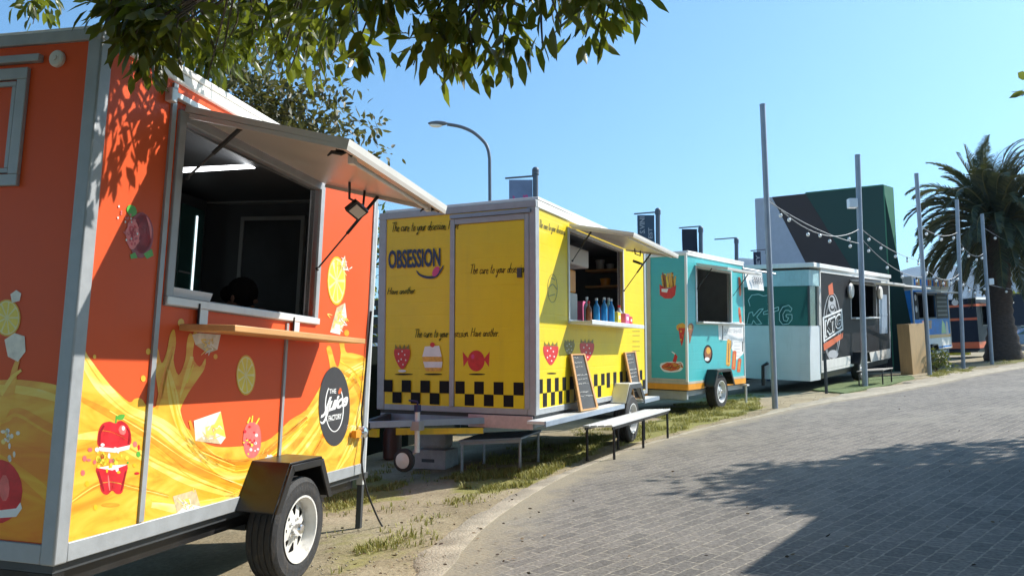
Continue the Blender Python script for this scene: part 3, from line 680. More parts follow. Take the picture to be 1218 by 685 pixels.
# ================================================================== food trailers
# ---- orange juice trailer
T1 = Tr((-1.77, 3.018, .431), 13.28, -.3, -1.77, 1.0, 0.511, 'food_trailer',
        label='orange food trailer printed with splashing juice, nearest under the tree branches', category='food trailer', group='food trailers along the paved road')
W1, L1, H1 = 2.0, 2.84, 2.15; WIN1 = (0.55, 1.93, 1.09, 1.93)
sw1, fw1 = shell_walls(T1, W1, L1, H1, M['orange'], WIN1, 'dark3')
trims(T1, W1, L1, H1, top=0.05); window_frame(T1, WIN1, 'alu')
BS = (0.045, 2.785, 0.065, 2.10)
d = Decal(T1, 'side', BS); mats = ['juice', 'juice_pale', 'juice_deep', 'lemon', 'lemon_rim', 'ice', 'red_fruit', 'pink_fruit', 'green_print', 'print_white', 'ice_shade', 'dark_red', 'pith']
low = [(60, 700), (90, 372), (98, 392), (101, 416), (113, 437), (124, 451), (136, 463), (153, 478), (160, 474), (168, 474), (174, 482), (184, 484), (188, 470), (184, 440), (180, 412), (183, 402), (188, 416), (192, 432), (198, 418), (202, 398), (207, 392), (209, 408), (206, 428), (212, 446), (220, 428), (222, 406), (226, 396), (231, 404), (229, 424), (237, 436), (244, 426), (243, 438), (234, 452), (222, 470), (214, 488), (216, 503), (228, 513), (240, 524), (256, 531), (280, 531), (302, 528), (322, 521), (344, 500), (364, 487), (382, 462), (392, 446), (391, 428), (388, 414), (393, 412), (398, 430), (402, 436), (405, 420), (403, 404), (408, 402), (411, 418), (420, 420), (437, 426), (445, 440), (450, 600), (400, 640), (200, 720)]
d.poly(low, 0, 0, 3)
for cl, mi in [
    ([(90, 410, 8), (118, 455, 16), (150, 486, 12), (190, 505, 16), (230, 536, 18), (280, 556, 8)], 1),
    ([(88, 470, 4), (130, 492, 9), (180, 520, 10), (230, 556, 12), (290, 580, 5)], 2),
    ([(86, 520, 4), (130, 520, 14), (178, 548, 10), (225, 570, 14), (280, 590, 6)], 1),
    ([(200, 440, 4), (205, 470, 12), (214, 505, 10), (238, 540, 12), (276, 566, 8), (320, 556, 4)], 1),
    ([(225, 500, 3), (236, 528, 6), (262, 548, 8), (300, 548, 9), (335, 522, 6), (365, 496, 3)], 2),
    ([(300, 580, 3), (345, 548, 10), (378, 505, 9), (402, 456, 8), (432, 436, 5)], 1),
    ([(360, 560, 2), (382, 524, 6), (402, 480, 5), (424, 452, 4), (440, 450, 8)], 2),
    ([(400, 560, 4), (416, 530, 10), (428, 490, 8), (436, 460, 5)], 1),
    ([(405, 440, 3), (420, 452, 6), (431, 476, 6), (438, 500, 4)], 2),
    ([(186, 486, 3), (192, 462, 6), (198, 438, 5), (206, 412, 3)], 2),
    ([(214, 470, 2), (221, 448, 5), (228, 424, 4)], 1),
    ([(180, 600, 6), (220, 604, 14), (262, 596, 10), (285, 585, 4)], 1),
    ([(80, 600, 3), (120, 575, 8), (160, 580, 6), (200, 590, 4)], 2),
    ([(330, 540, 2), (350, 520, 5), (372, 488, 4), (388, 462, 2)], 1)]:
    d.ribbon(cl, mi, 1 + (mi == 2)); random.seed(int(cl[0][0] * 7 + cl[0][1]))
    for _ in range(3):
        o_ = random.uniform(-11, 11); q0_ = random.randint(0, 1); d.ribbon([(u + random.uniform(-2, 2), v + o_ + random.uniform(-2, 2), random.uniform(.5, 2.2)) for u, v, w in cl[q0_:]], random.choice([0, 1, 1, 0, 3, 4]), 2 + (_ % 2), 4)
for u, v, r in [(176, 418, 3), (238, 408, 3.5), (246, 412, 2.5), (170, 450, 3), (215, 384, 4), (232, 398, 3), (385, 404, 2.5), (412, 396, 3), (256, 424, 2.5), (112, 424, 2)]:
    d.ell(u, v, r, r * 1.3, 0, 1, 9)
def lemon(u, v, ru, rv, k=3):
    d.ell(u, v, ru, rv, 4, k); d.ell(u, v, ru * .9, rv * .92, 12, k + 1)
    for i in range(9):
        a0, a1 = R(40 * i + 4), R(40 * i + 36)
        d.poly([(u + ru * .1 * math.cos((a0 + a1) / 2), v + rv * .1 * math.sin((a0 + a1) / 2)), (u + ru * .82 * math.cos(a0), v + rv * .84 * math.sin(a0)), (u + ru * .85 * math.cos((a0 + a1) / 2), v + rv * .87 * math.sin((a0 + a1) / 2)), (u + ru * .82 * math.cos(a1), v + rv * .84 * math.sin(a1))], 3, k + 2)
lemon(292, 446, 11.5, 24); lemon(400, 334, 11, 29)
for q in [[(230, 500), (262, 489), (268, 520), (262, 528), (232, 524)], [(392, 395), (400, 366), (410, 360), (412, 378), (404, 398)], [(404, 314), (410, 304), (412, 316), (408, 324)], [(205, 590), (232, 582), (238, 604), (210, 612)], [(228, 398), (236, 396), (262, 398), (258, 416), (247, 420), (232, 410)], [(308, 548), (322, 540), (330, 548), (318, 556)]]:
    d.poly(q, 1, 3); random.seed(int(q[0][0]))
    cx = sum(p[0] for p in q) / len(q); cy = sum(p[1] for p in q) / len(q)
    for i in range(len(q)):
        a, b = q[i], q[(i + 1) % len(q)]
        d.poly([a, b, (cx + (b[0] - cx) * .35, cy + (b[1] - cy) * .35), (cx + (a[0] - cx) * .35, cy + (a[1] - cy) * .35)], random.choice([5, 5, 1, 10]), 4)
    for i in range(16): u_, v_ = cx + random.gauss(0, 5), cy + random.gauss(0, 5); d.ribbon([(u_, v_, .8), (u_ + random.uniform(-4, 4), v_ + random.uniform(-5, 5), 1.4), (u_ + random.uniform(-7, 7), v_ + random.uniform(-7, 7), .6)], random.choice([1, 1, 5, 9]), 5, 3)
# red drink carton with straw
d.poly([(290, 512), (296, 502), (306, 504), (310, 516), (309, 534), (302, 544), (293, 542), (289, 528)], 7, 3, 3)
for i in range(26): d.ell(random.gauss(299, 5), random.gauss(526, 8), random.uniform(.7, 2), random.uniform(.8, 2.4), random.choice([6, 6, 3, 9]), 4, 6)
for a in [(294, 503, 297, 496), (299, 502, 300, 494), (304, 504, 308, 497)]: d.ribbon([(a[0], a[1], 2), (a[2], a[3], 1.5)], 3, 4, 2)
# apple cut into two halves with fruit pieces between
d.poly([(117, 531), (116, 515), (121, 504), (130, 501), (136, 503), (143, 500), (151, 505), (155, 515), (154, 529), (136, 533)], 6, 3, 4)
d.ribbon([(118, 530, 2), (118, 516, 3), (123, 506, 2)], 11, 4); d.ribbon([(152, 528, 2), (153.5, 516, 2.5), (150, 508, 1)], 11, 4); d.ribbon([(116, 560, 2), (120, 574, 3), (123, 584, 2)], 11, 4); d.ribbon([(149, 560, 2), (146, 574, 2.5), (143, 584, 1)], 11, 4); d.ribbon([(128, 565, 1), (129, 575, 2), (130, 583, 1)], 7, 4)
d.ell(145, 511, 4.5, 6, 7, 4, wob=.1); d.ell(146, 509, 1.8, 2.6, 9, 5); d.ell(131, 600, 11, 2.6, 2, 4); d.poly([(136, 503), (137, 494), (139, 494), (138, 503)], 8, 4); d.poly([(138, 498), (141, 493), (148, 493), (145, 499)], 8, 4, 3)
d.poly([(117, 531), (136, 533), (154, 529), (153, 534), (136, 538), (118, 536)], 9, 4)
d.poly([(114, 556), (133, 559), (151, 552), (148, 570), (145, 585), (138, 587), (133, 583), (127, 588), (120, 584), (117, 570)], 6, 3, 3)
d.poly([(114, 556), (133, 553), (151, 552), (133, 559)], 9, 4)
for i in range(38):
    d.ell(random.gauss(131, 13), random.gauss(545, 7), random.uniform(1.2, 3.2), random.uniform(1.5, 4), random.choice([8, 6, 3, 4, 9, 7, 3]), 5, 8)
for u, v in [(100, 545), (98, 562), (164, 540), (160, 528), (103, 575), (113, 603)]: d.ell(u, v, 2.6, 3.6, random.choice([4, 8, 7]), 4, 9)
# pomegranate
d.ell(167, 280, 15, 27, 11, 3, wob=.03); d.ell(168, 278, 12.5, 23, 6, 3, wob=.04); d.ell(157, 279, 8, 17, 7, 4, wob=.10); d.ribbon([(174, 258, 1), (178, 270, 3), (179, 284, 1)], 7, 4)
for i in range(34):
    a_ = random.uniform(0, 6.28); q_ = random.uniform(0, .85); d.ell(157 + 7.4 * q_ * math.cos(a_), 279 + 15 * q_ * math.sin(a_), 1.3, 2.0, 6, 5, 6)
d.poly([(150, 250), (153, 244), (160, 246), (162, 254), (155, 258)], 8, 5, 3); d.poly([(170, 302), (180, 296), (182, 304), (174, 308)], 8, 5); d.poly([(154, 303), (160, 300), (163, 307), (155, 308)], 8, 5)
for i in range(30): d.ell(random.gauss(153, 6), random.gauss(268, 12), 1.1, 1.6, random.choice([7, 7, 9]), 6, 6)
jp = T1.part(d.mb, 'juice_print', mats, sw1, smooth=False)
# seams
for b_ in ((0, 0.012, 0.445, 0.475, 0.07, 2.09), (0, 0.012, 1.60, 1.625, 0.07, 1.03)): m = MB(); m.box(*b_); T1.part(m, 'seam_strip', 'alu', sw1)
# roundel with the maker's name
d = Decal(T1, 'side'); d.base = 0.0045
d.ell(397, 483, 18.5, 47, 0, 0, 40); d.ring(397, 484, 11.3, 29.5, 1.1, 1, 1, 36, -52, 232)
d.ell(397, 484, 9.5, 26, 0, 2, 24)
d.text('THE', [(391, 468), (399, 467.5), (399, 462), (391, 462.5)], 1, 3, 0.02)
d.text('Juice', [(380.5, 497), (413, 487), (413.5, 466), (384, 474)], 1, 4, 0.035, 0.35, 0.9)
d.ribbon([(380, 501, 1), (383, 503, 2.2), (387, 496, 2.2), (391, 480, 2.2)], 1, 4, 4)
d.text('FACTORY', [(390, 501), (405.5, 497.5), (405.5, 491), (390, 494)], 1, 3, 0.03)
d.poly([(401.5, 468), (402, 464), (404, 461), (405.5, 463), (404.5, 467.5)], 2, 4, 3)
T1.part(d.mb, 'name_roundel', ['grey_panel', 'print_white', 'deep_orange'], sw1, smooth=False)
# front wall art
BF = (-1.93, -0.06, 0.07, 2.08)
d = Decal(T1, 'front', BF)
d.poly([(-420, 470), (-120, 462), (0, 452), (30, 452), (60, 456), (92, 463), (110, 470), (120, 720), (-420, 720)], 0, 0, 3)
d.poly([(-420, 540), (-100, 520), (0, 505), (20, 495), (50, 512), (84, 528), (105, 536), (120, 720), (-420, 720)], 2, 1, 3)
d.ribbon([(-60, 470, 10), (0, 462, 9), (40, 466, 10), (70, 474, 8), (100, 480, 6)], 1, 2); d.ribbon([(0, 500, 3), (22, 488, 7), (60, 508, 10), (100, 520, 8)], 2, 2); d.ribbon([(-20, 530, 4), (24, 560, 10), (60, 590, 14), (96, 620, 8)], 0, 2)
d.ribbon([(-10, 500, 26), (6, 482, 16), (14, 460, 10), (18, 440, 7), (22, 428, 5)], 0, 3); d.ribbon([(2, 470, 4), (14, 450, 5), (26, 440, 3)], 1, 4)
d.poly([(6, 404), (18, 396), (30, 400), (31, 418), (22, 430), (10, 424)], 5, 4); d.poly([(13, 350), (20, 345), (26, 349), (24, 358), (15, 360)], 5, 4)
dd = d; lemon(9, 378, 16, 22)
d.ell(0, 584, 27, 38, 6, 4, wob=.02); d.ell(6, 580, 6, 16, 7, 5, 10); d.poly([(-30, 610), (20, 604), (25, 597), (27, 604), (20, 614), (-30, 618)], 9, 5)
for i in range(14): d.ell(random.uniform(4, 22), random.uniform(508, 548), random.uniform(1.5, 3), random.uniform(2, 4), random.choice([1, 5, 9]), 4, 7)
T1.part(d.mb, 'front_print', mats, fw1, smooth=False)
m = MB(); fx0, fx1, fz0, fz1 = -1.45, -0.34, 1.49, 2.0
for b_ in [(fx0, fx1, -0.02, -0.001, fz1 - .05, fz1), (fx0, fx1, -0.02, -0.001, fz0, fz0 + .05), (fx0, fx0 + .05, -0.02, -0.001, fz0 + .05, fz1 - .05), (fx1 - .05, fx1, -0.02, -0.001, fz0 + .05, fz1 - .05)]: m.box(*b_)
for b_ in [(fx0 + .056, fx1 - .056, -0.014, -0.001, fz1 - .078, fz1 - .056), (fx0 + .056, fx1 - .056, -0.014, -0.001, fz0 + .056, fz0 + .078), (fx1 - .078, fx1 - .056, -0.014, -0.001, fz0 + .078, fz1 - .078)]: m.box(*b_)
fwn = T1.part(m, 'hatch_frame', 'alu', bevel=0.003); m = MB(); m.box(fx0 - 0.05, fx1 + 0.06, -0.03, -0.001, 2.02, 2.052); T1.part(m, 'drip_rail', 'alu', fwn, bevel=0.003)
m = MB(); m.lathe([(0.036, 0), (0.036, 0.012), (0.030, 0.018), (0.001, 0.02)], (-0.205, -0.002, 2.03), (0, -1, 0), 20); m.lathe([(0.012, .02), (0.012, .024), (.001, .025)], (-0.205, -0.002, 2.03), (0, -1, 0), 10); T1.part(m, 'round_vent', 'offwhite')
# awning with its fittings
aw = awning(T1, 0.52, 1.93, 1.975, 0.88, 1.775, edge='awning_under')
m = MB(); m.box(0.0, 0.03, 0.40, 2.15, 2.015, 2.045); m.box(0.0, 0.04, 0.40, 0.44, 1.985, 2.05); T1.part(m, 'drip_rail', 'alu_pale', bevel=0.004)
def on_aw(x, y, dz=0): return (x, y, 1.975 - (x - 0.02) * 0.2326 + dz)
m = MB(); m.tube([on_aw(.80, .75, -.03), on_aw(.80, 1.8, -.03)], 0.012, 10, 0); m.box(.785, .815, .72, .76, on_aw(.8, 0)[2] - .045, on_aw(.8, 0)[2] - .004, 1); m.box(.785, .815, 1.79, 1.83, on_aw(.8, 0)[2] - .045, on_aw(.8, 0)[2] - .004, 1); T1.part(m, 'tube_lamp', ['print_white', 'white'], aw)
for (hx, hy) in ((0.80, 0.62), (0.80, 1.87)):
    m = MB(); z = on_aw(hx, 0)[2] - .004; m.tube([(hx - .07, hy, z - .03), (hx - .05, hy, z - .012), (hx, hy, z - .02), (hx + .03, hy, z - .012), (hx + .05, hy + .01, z - .035)], [.004, .009, .012, .009, .006], 8); m.box(hx - .02, hx + .02, hy - .02, hy + .02, z - .012, z); T1.part(m, 'awning_latch', 'black', aw)
strut(T1, (0.03, 0.56, 1.66), on_aw(0.30, 0.56, -.02)); strut(T1, (0.03, 1.90, 1.40), on_aw(0.42, 1.90, -.02))
# flood lamp on its bracket under the far end of the awning
m = MB(); z = on_aw(.36, 1.75)[2]; m.tube([(.36, 1.62, z), (.36, 1.63, z - .10), (.36, 1.83, z - .10), (.36, 1.84, z)], .008, 6, 0)
c = Vector((.37, 1.73, z - .16)); ax = Vector((.55, -.45, -.70)).normalized(); s1 = Vector((0, 1, 0)) - ax * ax.y; s1.normalize(); s2 = ax.cross(s1)
q = [c + s1 * a * .060 + s2 * b * .045 for a, b in ((-1, -1), (1, -1), (1, 1), (-1, 1))]; m.slab(q, -ax * .035, 0)
m.slab([c + ax * .0008 + s1 * a * .047 + s2 * b * .032 for a, b in ((-1, -1), (1, -1), (1, 1), (-1, 1))], ax * .003, 1); m.tube([c - ax * .02, (.36, 1.73, z - .10)], .008, 6, 0)
T1.part(m, 'flood_lamp', ['black', 'awning_under'])
# wooden serving shelf on flat brackets
m = MB(); m.box(0.02, 0.32, 0.60, 2.06, 0.93, 0.962); sh = T1.part(m, 'shelf', 'wood', bevel=0.004)
for y in (0.78, 1.70):
    m = MB(); m.box(0.014, 0.020, y - .035, y + .035, 0.935, 1.06); m.box(.02, .03, y - .05, y - .042, 0.965, 1.07, 1); T1.part(m, 'shelf_bracket', ['alu_pale', 'cable'], sh)
m = MB(); m.box(-0.35, 0.024, 0.50, 1.99, 1.045, 1.085); T1.part(m, 'counter', 'alu_pale', bevel=0.004)
# inside: tube lamp, glass fronted fridge, far door
m = MB(); 
def ins(tr, u, v, d): y, z = tr.side(u, v, d); return Vector((d, y, z))
a_ = ins(T1, 208, 203, -.40); b_ = ins(T1, 318, 197, -.40); m.tube([a_, b_], 0.014, 8); T1.part(m, 'ceiling_lamp', 'led')
m = MB(); ya = ins(T1, 207, 290, -1.25).y; fz = ins(T1, 225, 232, -1.25).z; yb = ins(T1, 243, 290, -1.25).y; m.box(-1.75, -1.25, ya, yb, 0.02, fz, 0); m.box(-1.248, -1.235, ya + .04, yb - .04, 0.25, fz - .08, 1); m.box(-1.246, -1.225, yb - .14, yb - .126, 0.35, fz - .14, 2); fr = T1.part(m, 'fridge', ['dark2', 'glass', emit_mat('fridge_light', (.8, .95, 1, 1), .9)], bevel=0.004)
m = MB()
for z in (0.9, 1.16, 1.42): m.box(-1.232, -1.226, ya + .05, yb - .17, z, z + .012)
T1.part(m, 'fridge_rack', 'alu', fr)
m = MB(); 
def rear(tr, u, v, y): return tr.front(u, v, -y)
xa, xb = rear(T1, 288, 300, 2.74)[0], min(-.12, rear(T1, 356, 300, 2.74)[0]); zt_ = rear(T1, 320, 262, 2.74)[1]; zr_ = rear(T1, 320, 242, 2.74)[1]
m.box(xa, xb, 2.745, 2.77, .05, zt_, 0); m.box(xa - .03, xa, 2.735, 2.77, .05, zt_ + .03, 1); m.box(xb, xb + .03, 2.735, 2.77, .05, zt_ + .03, 1); m.box(xa, xb, 2.735, 2.77, zt_, zt_ + .03, 1); m.box(-1.9, -.1, 2.70, 2.77, zr_, zr_ + .04, 1)
T1.part(m, 'far_door', ['dark', 'mid'])
m = MB(); m.hexa([(-.30, .55, 1.086), (-.05, .55, 1.086), (-.05, .92, 1.086), (-.30, .92, 1.086)], [(-.31, .54, 1.14), (-.04, .54, 1.14), (-.04, .93, 1.14), (-.31, .93, 1.14)]); tray = T1.part(m, 'tray', 'alu_pale', bevel=.004)
tray.parent = None; tray.matrix_world = T1.E.matrix_world @ Matrix.Translation((0, 0, T1.h)); tray['label'] = 'pale grey tray standing on the orange trailer counter'; tray['category'] = 'tray'
# chassis, fender, wheel, prop stand, lamp and cable
PR1 = [(1.19, -0.01), (1.33, 0.232), (1.70, 0.232), (1.84, -0.01)]
fender(T1, PR1, 0.002, 0.24)
wheel(T1, 0.215, 1.53, -0.150, 0.292, 0.175)
m = MB(); m.box(-1.95, -0.02, 0.02, 0.08, -0.12, -0.052); m.box(-0.12, -0.06, 0.08, 2.80, -0.12, -0.052); m.box(-1.95, -1.89, 0.08, 2.80, -0.12, -0.052); m.box(-1.89, -0.12, 1.50, 1.56, -0.18, -0.12); m.tube([(-1.9, 1.53, -.15), (0.06, 1.53, -.15)], .03, 8); T1.part(m, 'chassis', 'black')
m = MB(); m.box(-0.05, 0.0, 2.845, 2.895, -0.10, 2.0, 0); m.box(-0.055, 0.012, 2.85, 2.91, -0.055, -0.01, 1); m.box(-0.045, -0.005, 2.85, 2.89, -0.50, -0.055, 1); m.box(-.07, .02, 2.83, 2.91, -.505, -.49, 1); T1.part(m, 'prop_stand', ['alu_pale', 'dark2'], bevel=.003)
m = MB(); m.lathe([(0.05, 0), (0.05, .02), (.04, .05), (.001, .065)], (0.014, 2.72, 0.30), (1, 0, 0), 16); m.box(0.012, .05, 2.58, 2.66, .27, .32, 1); T1.part(m, 'marker_lamp', ['chrome', 'orange_stripe'])
m = MB(); m.tube(sp([(0.02, 2.80, 1.2), (0.02, 2.74, .6), (.03, 2.70, .42), (.04, 2.74, .25), (.05, 2.70, .10), (.07, 2.72, -.05), (.10, 2.80, -.22), (.16, 2.92, -.42), (.22, 3.05, -.475), (.10, 3.3, -.43), (0.0, 3.6, -.44)], 5, False), .007, 6); T1.part(m, 'power_cable', 'cable')

m = MB(); q0 = ins(T1, 330, 372, -1.2); m.box(-1.5, -1.1, q0.y - .1, q0.y + .35, .02, .95, 0); m.box(-1.45, -1.15, q0.y, q0.y + .28, .95, 1.25, 1); T1.part(m, 'juice_machine', ['mid', 'alu'], bevel=.01)
# ---- yellow trailer
T2 = Tr((.235, 7.671, .729), 25.23, 1.42, -.65, 1.0, 0.611, 'food_trailer',
        label='yellow food trailer with black checker band and printed red fruit', category='food trailer', group='food trailers along the paved road')
W2, L2, H2 = 1.9, 4.19, 2.175; WIN2 = (0.96, 3.02, 0.985, 1.99)
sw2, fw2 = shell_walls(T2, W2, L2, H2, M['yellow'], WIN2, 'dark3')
trims(T2, W2, L2, H2, 'alu', 0.085, 0.075, 0.06); window_frame(T2, WIN2, 'alu_pale', 0.04)
mats2 = ['print_black', 'print_navy', 'print_red', 'print_white', 'print_grey', 'print_olive', 'print_pink', 'print_gold']
def strawberry(d, u, v, s, mi=2, k=1):
    d.poly([(u - 9 * s, v - 8 * s), (u - 5 * s, v - 12 * s), (u, v - 10 * s), (u + 5 * s, v - 12 * s), (u + 9 * s, v - 8 * s), (u + 8 * s, v + 1 * s), (u + 3 * s, v + 11 * s), (u, v + 13 * s), (u - 3 * s, v + 11 * s), (u - 8 * s, v + 1 * s)], mi, k, 3)
    for a, b in [(-4, -4), (3, -3), (-1, 2), (4, 3), (-4, 4), (1, 8), (0, -7)]: d.ell(u + a * s, v + b * s, 0.8 * s, 1.1 * s, 3, k + 1, 6)
    for a in (-6, -2, 2, 6): d.poly([(u + a * s - 2 * s, v - 10 * s), (u + a * 1.3 * s, v - 15 * s), (u + a * s + 2 * s, v - 9 * s)], 5, k + 2)
def shadow_bar(d, u, v, w): d.ell(u, v, w, 1.0, 0, 0, 12)
d = Decal(T2, 'front')
# plain front: door outline first
m = MB(); zd0, zd1 = 0.05, 1.98; xd0, xd1 = -0.93, -0.11
for b_ in [(xd0 - .055, xd0, zd0, zd1 + .06), (xd1, xd1 + .05, zd0, zd1 + .06), (xd0, xd1, zd1, zd1 + .06)]: m.box(b_[0], b_[1], -0.022, -0.001, b_[2], b_[3])
df = T2.part(m, 'door_frame', 'alu', bevel=.004)
m = MB(); m.box(xd0 - .05, xd1 + .07, -0.04, -0.001, zd1 + .065, zd1 + .105); T2.part(m, 'drip_rail', 'bluegrey', df)
m = MB(); m.box(xd0 + .006, xd1 - .006, -0.010, -0.001, zd0, zd1 - .006); dr2 = T2.part(m, 'door', 'yellow', bevel=.003)
m = MB(); m.box(-.19, -.14, -.03, -.011, 1.38, 1.48); T2.part(m, 'door_lock', 'dark2', dr2)
d.base = 0.0115
for (s_, q) in [('The cure to your obsession. Have', [(466, 276), (546, 272.5), (546, 262), (466, 265)]), ('The cure to your obsession', [(559, 326), (626, 324), (626, 313), (559, 315)]), ('. Have another.', [(458, 350), (495, 349), (495, 341), (458, 342)]), ('The cure to your obsession. Have another.', [(493, 401), (594, 400), (594, 390), (493, 391)])]:
    hand(d, s_, q, 0, 2)
d.text('OBSESSION', [(462.5, 320), (524.5, 317), (524.5, 295), (462.5, 298)], 1, 2, 0.03, 0, 0.98)
d.ribbon([(496, 322, 1), (500, 327, 2.2), (509, 330, 3), (518, 329, 3), (524, 323, 2.4), (528, 316, 1)], 1, 3); d.ell(519, 323, 3.6, 6.5, 6, 4, 14, 0.5)
strawberry(d, 479, 425, 1.05); shadow_bar(d, 481, 445, 11); d.ell(479, 441, 5, 1.6, 3, 1, 8)
# cake slice
d.poly([(503, 424), (506, 412), (523, 411), (526, 424)], 3, 1); d.poly([(503, 424), (526, 424), (527, 430), (504, 430)], 7, 1); d.poly([(504, 430), (527, 430), (526, 437), (506, 437)], 3, 2); d.poly([(506, 437), (526, 437), (525, 441), (507, 441)], 7, 1); d.ell(515, 410, 3, 3, 2, 2, 8); shadow_bar(d, 516, 445, 11)
# wrapped round sweet
d.ell(567, 429, 10, 12.5, 2, 2, 20); d.poly([(558, 427), (551, 418), (552, 436)], 2, 1); d.poly([(576, 427), (583, 418), (582, 436)], 2, 1); d.ell(563, 424, 2, 3, 6, 3, 8); shadow_bar(d, 568, 445, 10)
# checker band
x = -1.81; i = 0
def checkers(d, a0, a1, n, z0, z1, z2, mi=0):
    w = (a1 - a0) / n
    for i in range(n):
        for r_, (za, zb) in enumerate(((z1, z2), (z0, z1))):
            if (i + r_) % 2 == 0: d.polyab([(a0 + i * w, za), (a0 + i * w + w, za), (a0 + i * w + w, zb), (a0 + i * w, zb)], mi, 1)
checkers(d, -1.825, -0.99, 7, 0.065, 0.185, 0.315); checkers(d, -0.915, -0.125, 7, 0.065, 0.185, 0.315)
T2.part(d.mb, 'front_print', mats2, fw2, smooth=False)
d = Decal(T2, 'side'); checkers(d, 0.08, 0.96, 8, 0.06, 0.20, 0.345); checkers(d, 0.96, 2.2, 9, 0.06, 0.20, 0.345)
for i in range(4): d.polyab([(2.28 + i * .28, .16), (2.42 + i * .28, .16), (2.42 + i * .28, .35), (2.28 + i * .28, .35)], 0, 1)
checkers(d, 3.55, 4.1, 4, 0.06, 0.20, 0.345)
strawberry(d, 655, 421, 1.0); shadow_bar(d, 656, 444, 6); strawberry(d, 698, 417, 0.95); strawberry(d, 677, 414, 0.7, 5)
d.ring(657, 343, 6, 17, .7, 5, 1, 24); d.ribbon([(652, 343, 1), (657, 338, 1), (662, 344, 1)], 5, 1, 3); d.ribbon([(653, 352, 1), (660, 350, 1)], 5, 1, 3); d.ribbon([(655, 330, 1), (660, 333, 1)], 5, 1, 3)
hand(d, 'The cure to your obsession', [(641, 270), (672, 280), (672, 271), (641, 261)], 5, 1, .8)
for yy in (394, 399, 406, 412, 417): d.ribbon([(752, yy, .8), (761, yy, .8)], 5, 1, 2)
T2.part(d.mb, 'side_print', mats2, sw2, smooth=False)
aw2 = awning(T2, 0.92, 3.06, 2.035, 0.77, 1.885, edge='white')
m = MB(); m.tube([(.69, 1.0, 1.875), (.69, 3.0, 1.875)], .01, 8); T2.part(m, 'tube_lamp', 'print_white', aw2)
strut(T2, (0.03, 3.0, 1.45), (0.40, 3.0, 1.93)); strut(T2, (0.03, 1.0, 1.65), (0.25, 1.0, 1.96))
m = MB(); m.tube([(.30, 2.6, 1.97), (.30, 2.62, 1.90), (.30, 2.86, 1.90), (.30, 2.88, 1.97)], .008, 6); m.slab([(.26, 2.66, 1.83), (.36, 2.66, 1.79), (.36, 2.82, 1.79), (.26, 2.82, 1.83)], (-.01, 0, -.03), 0); m.slab([(.265, 2.68, 1.7975), (.345, 2.68, 1.7655), (.345, 2.80, 1.7655), (.265, 2.80, 1.7975)], (-.001, 0, -.003), 1); T2.part(m, 'flood_lamp', ['black', 'print_white'])
m = MB(); m.box(-.25, 0.28, 0.93, 3.08, 0.935, 0.965, 0); m.box(.262, .284, 0.93, 3.08, .925, .975, 0); T2.part(m, 'counter', ['alu_pale'], bevel=.004)
m = MB(); m.box(-1.6, -1.25, 1.2, 1.75, .95, 1.25); T2.part(m, 'cabinet', 'white', bevel=.01)
m = MB(); q0 = ins(T2, 676, 347, -.30); q1 = ins(T2, 687, 322, -.30); m.box(-.7, -.30, q0.y, q1.y, 0.05, q0.z, 0); m.box(-.66, -.31, q0.y + .03, q1.y - .03, q0.z, q1.z, 1); T2.part(m, 'juice_dispenser', ['offwhite', 'orange_stripe'], bevel=.02)
m = MB()
for v_ in (322, 341): q0 = T2.front(700, v_, -3.95); q1 = T2.front(738, v_, -3.95); m.box(max(q0[0], -1.8), min(q1[0], -.12), 3.80, 4.10, q0[1] - .03, q0[1])
T2.part(m, 'wall_shelf', 'wood')
for u_, v_, w_, h_, mt_, lb_ in ((714, 322, .14, .16, 'offwhite', 'white tub on the upper back shelf inside the yellow trailer'), (726, 322, .12, .10, 'alu_pale', 'steel bowl on the upper back shelf inside the yellow trailer'), (720, 341, .16, .12, 'orange_stripe', 'orange box on the lower back shelf inside the yellow trailer')):
    q0 = T2.front(u_, v_, -3.92); m = MB(); m.lathe([(w_ * .40, 0), (w_ * .5, h_ * .9), (w_ * .53, h_ * .92), (w_ * .53, h_), (.001, h_ + .005)], (0, 0, 0), (0, 0, 1), 14); o = m.build('tub', mt_); o.location = T2.W(q0[0], 3.92, q0[1]); o['label'] = lb_; o['category'] = 'tub'; o['group'] = 'tubs on the back shelves of the yellow trailer'
m = MB(); m.box(-.75, -.30, 1.75, 2.5, 1.72, 1.96); T2.part(m, 'extractor_box', 'offwhite', bevel=.02)
# deck, fender, wheel
m = MB(); m.box(0.002, 0.20, -0.22, 2.38, -0.075, -0.045, 0); m.box(0.184, 0.206, -0.22, 2.38, -0.098, -0.044, 1); m.box(0.002, 0.20, 3.34, 4.15, -0.075, -0.045, 0); m.box(0.184, 0.206, 3.34, 4.15, -.098, -.044, 1); T2.part(m, 'side_deck', ['alu_pale', 'bluegrey'], bevel=.003)
fender(T2, [(2.42, -.04), (2.60, .19), (3.12, .19), (3.30, -.04)], .002, .21, 'alu_pale', .09, mt2='dark2')
wheel(T2, 0.18, 2.82, -0.262, 0.31, 0.175, 'alloy')
m = MB(); m.box(-1.88, -.02, .02, .08, -.14, -.052); m.box(-.10, -.04, .08, 4.15, -.14, -.052); m.box(-1.86, -1.80, .08, 4.15, -.14, -.052); m.tube([(-1.85, 2.82, -.262), (.05, 2.82, -.262)], .03, 8); T2.part(m, 'chassis', 'bluegrey')
m = MB(); m.box(-0.75, -0.02, -0.03, -0.014, -.15, -.02); T2.part(m, 'reflective_plate', 'pinkwhite', bevel=.003)
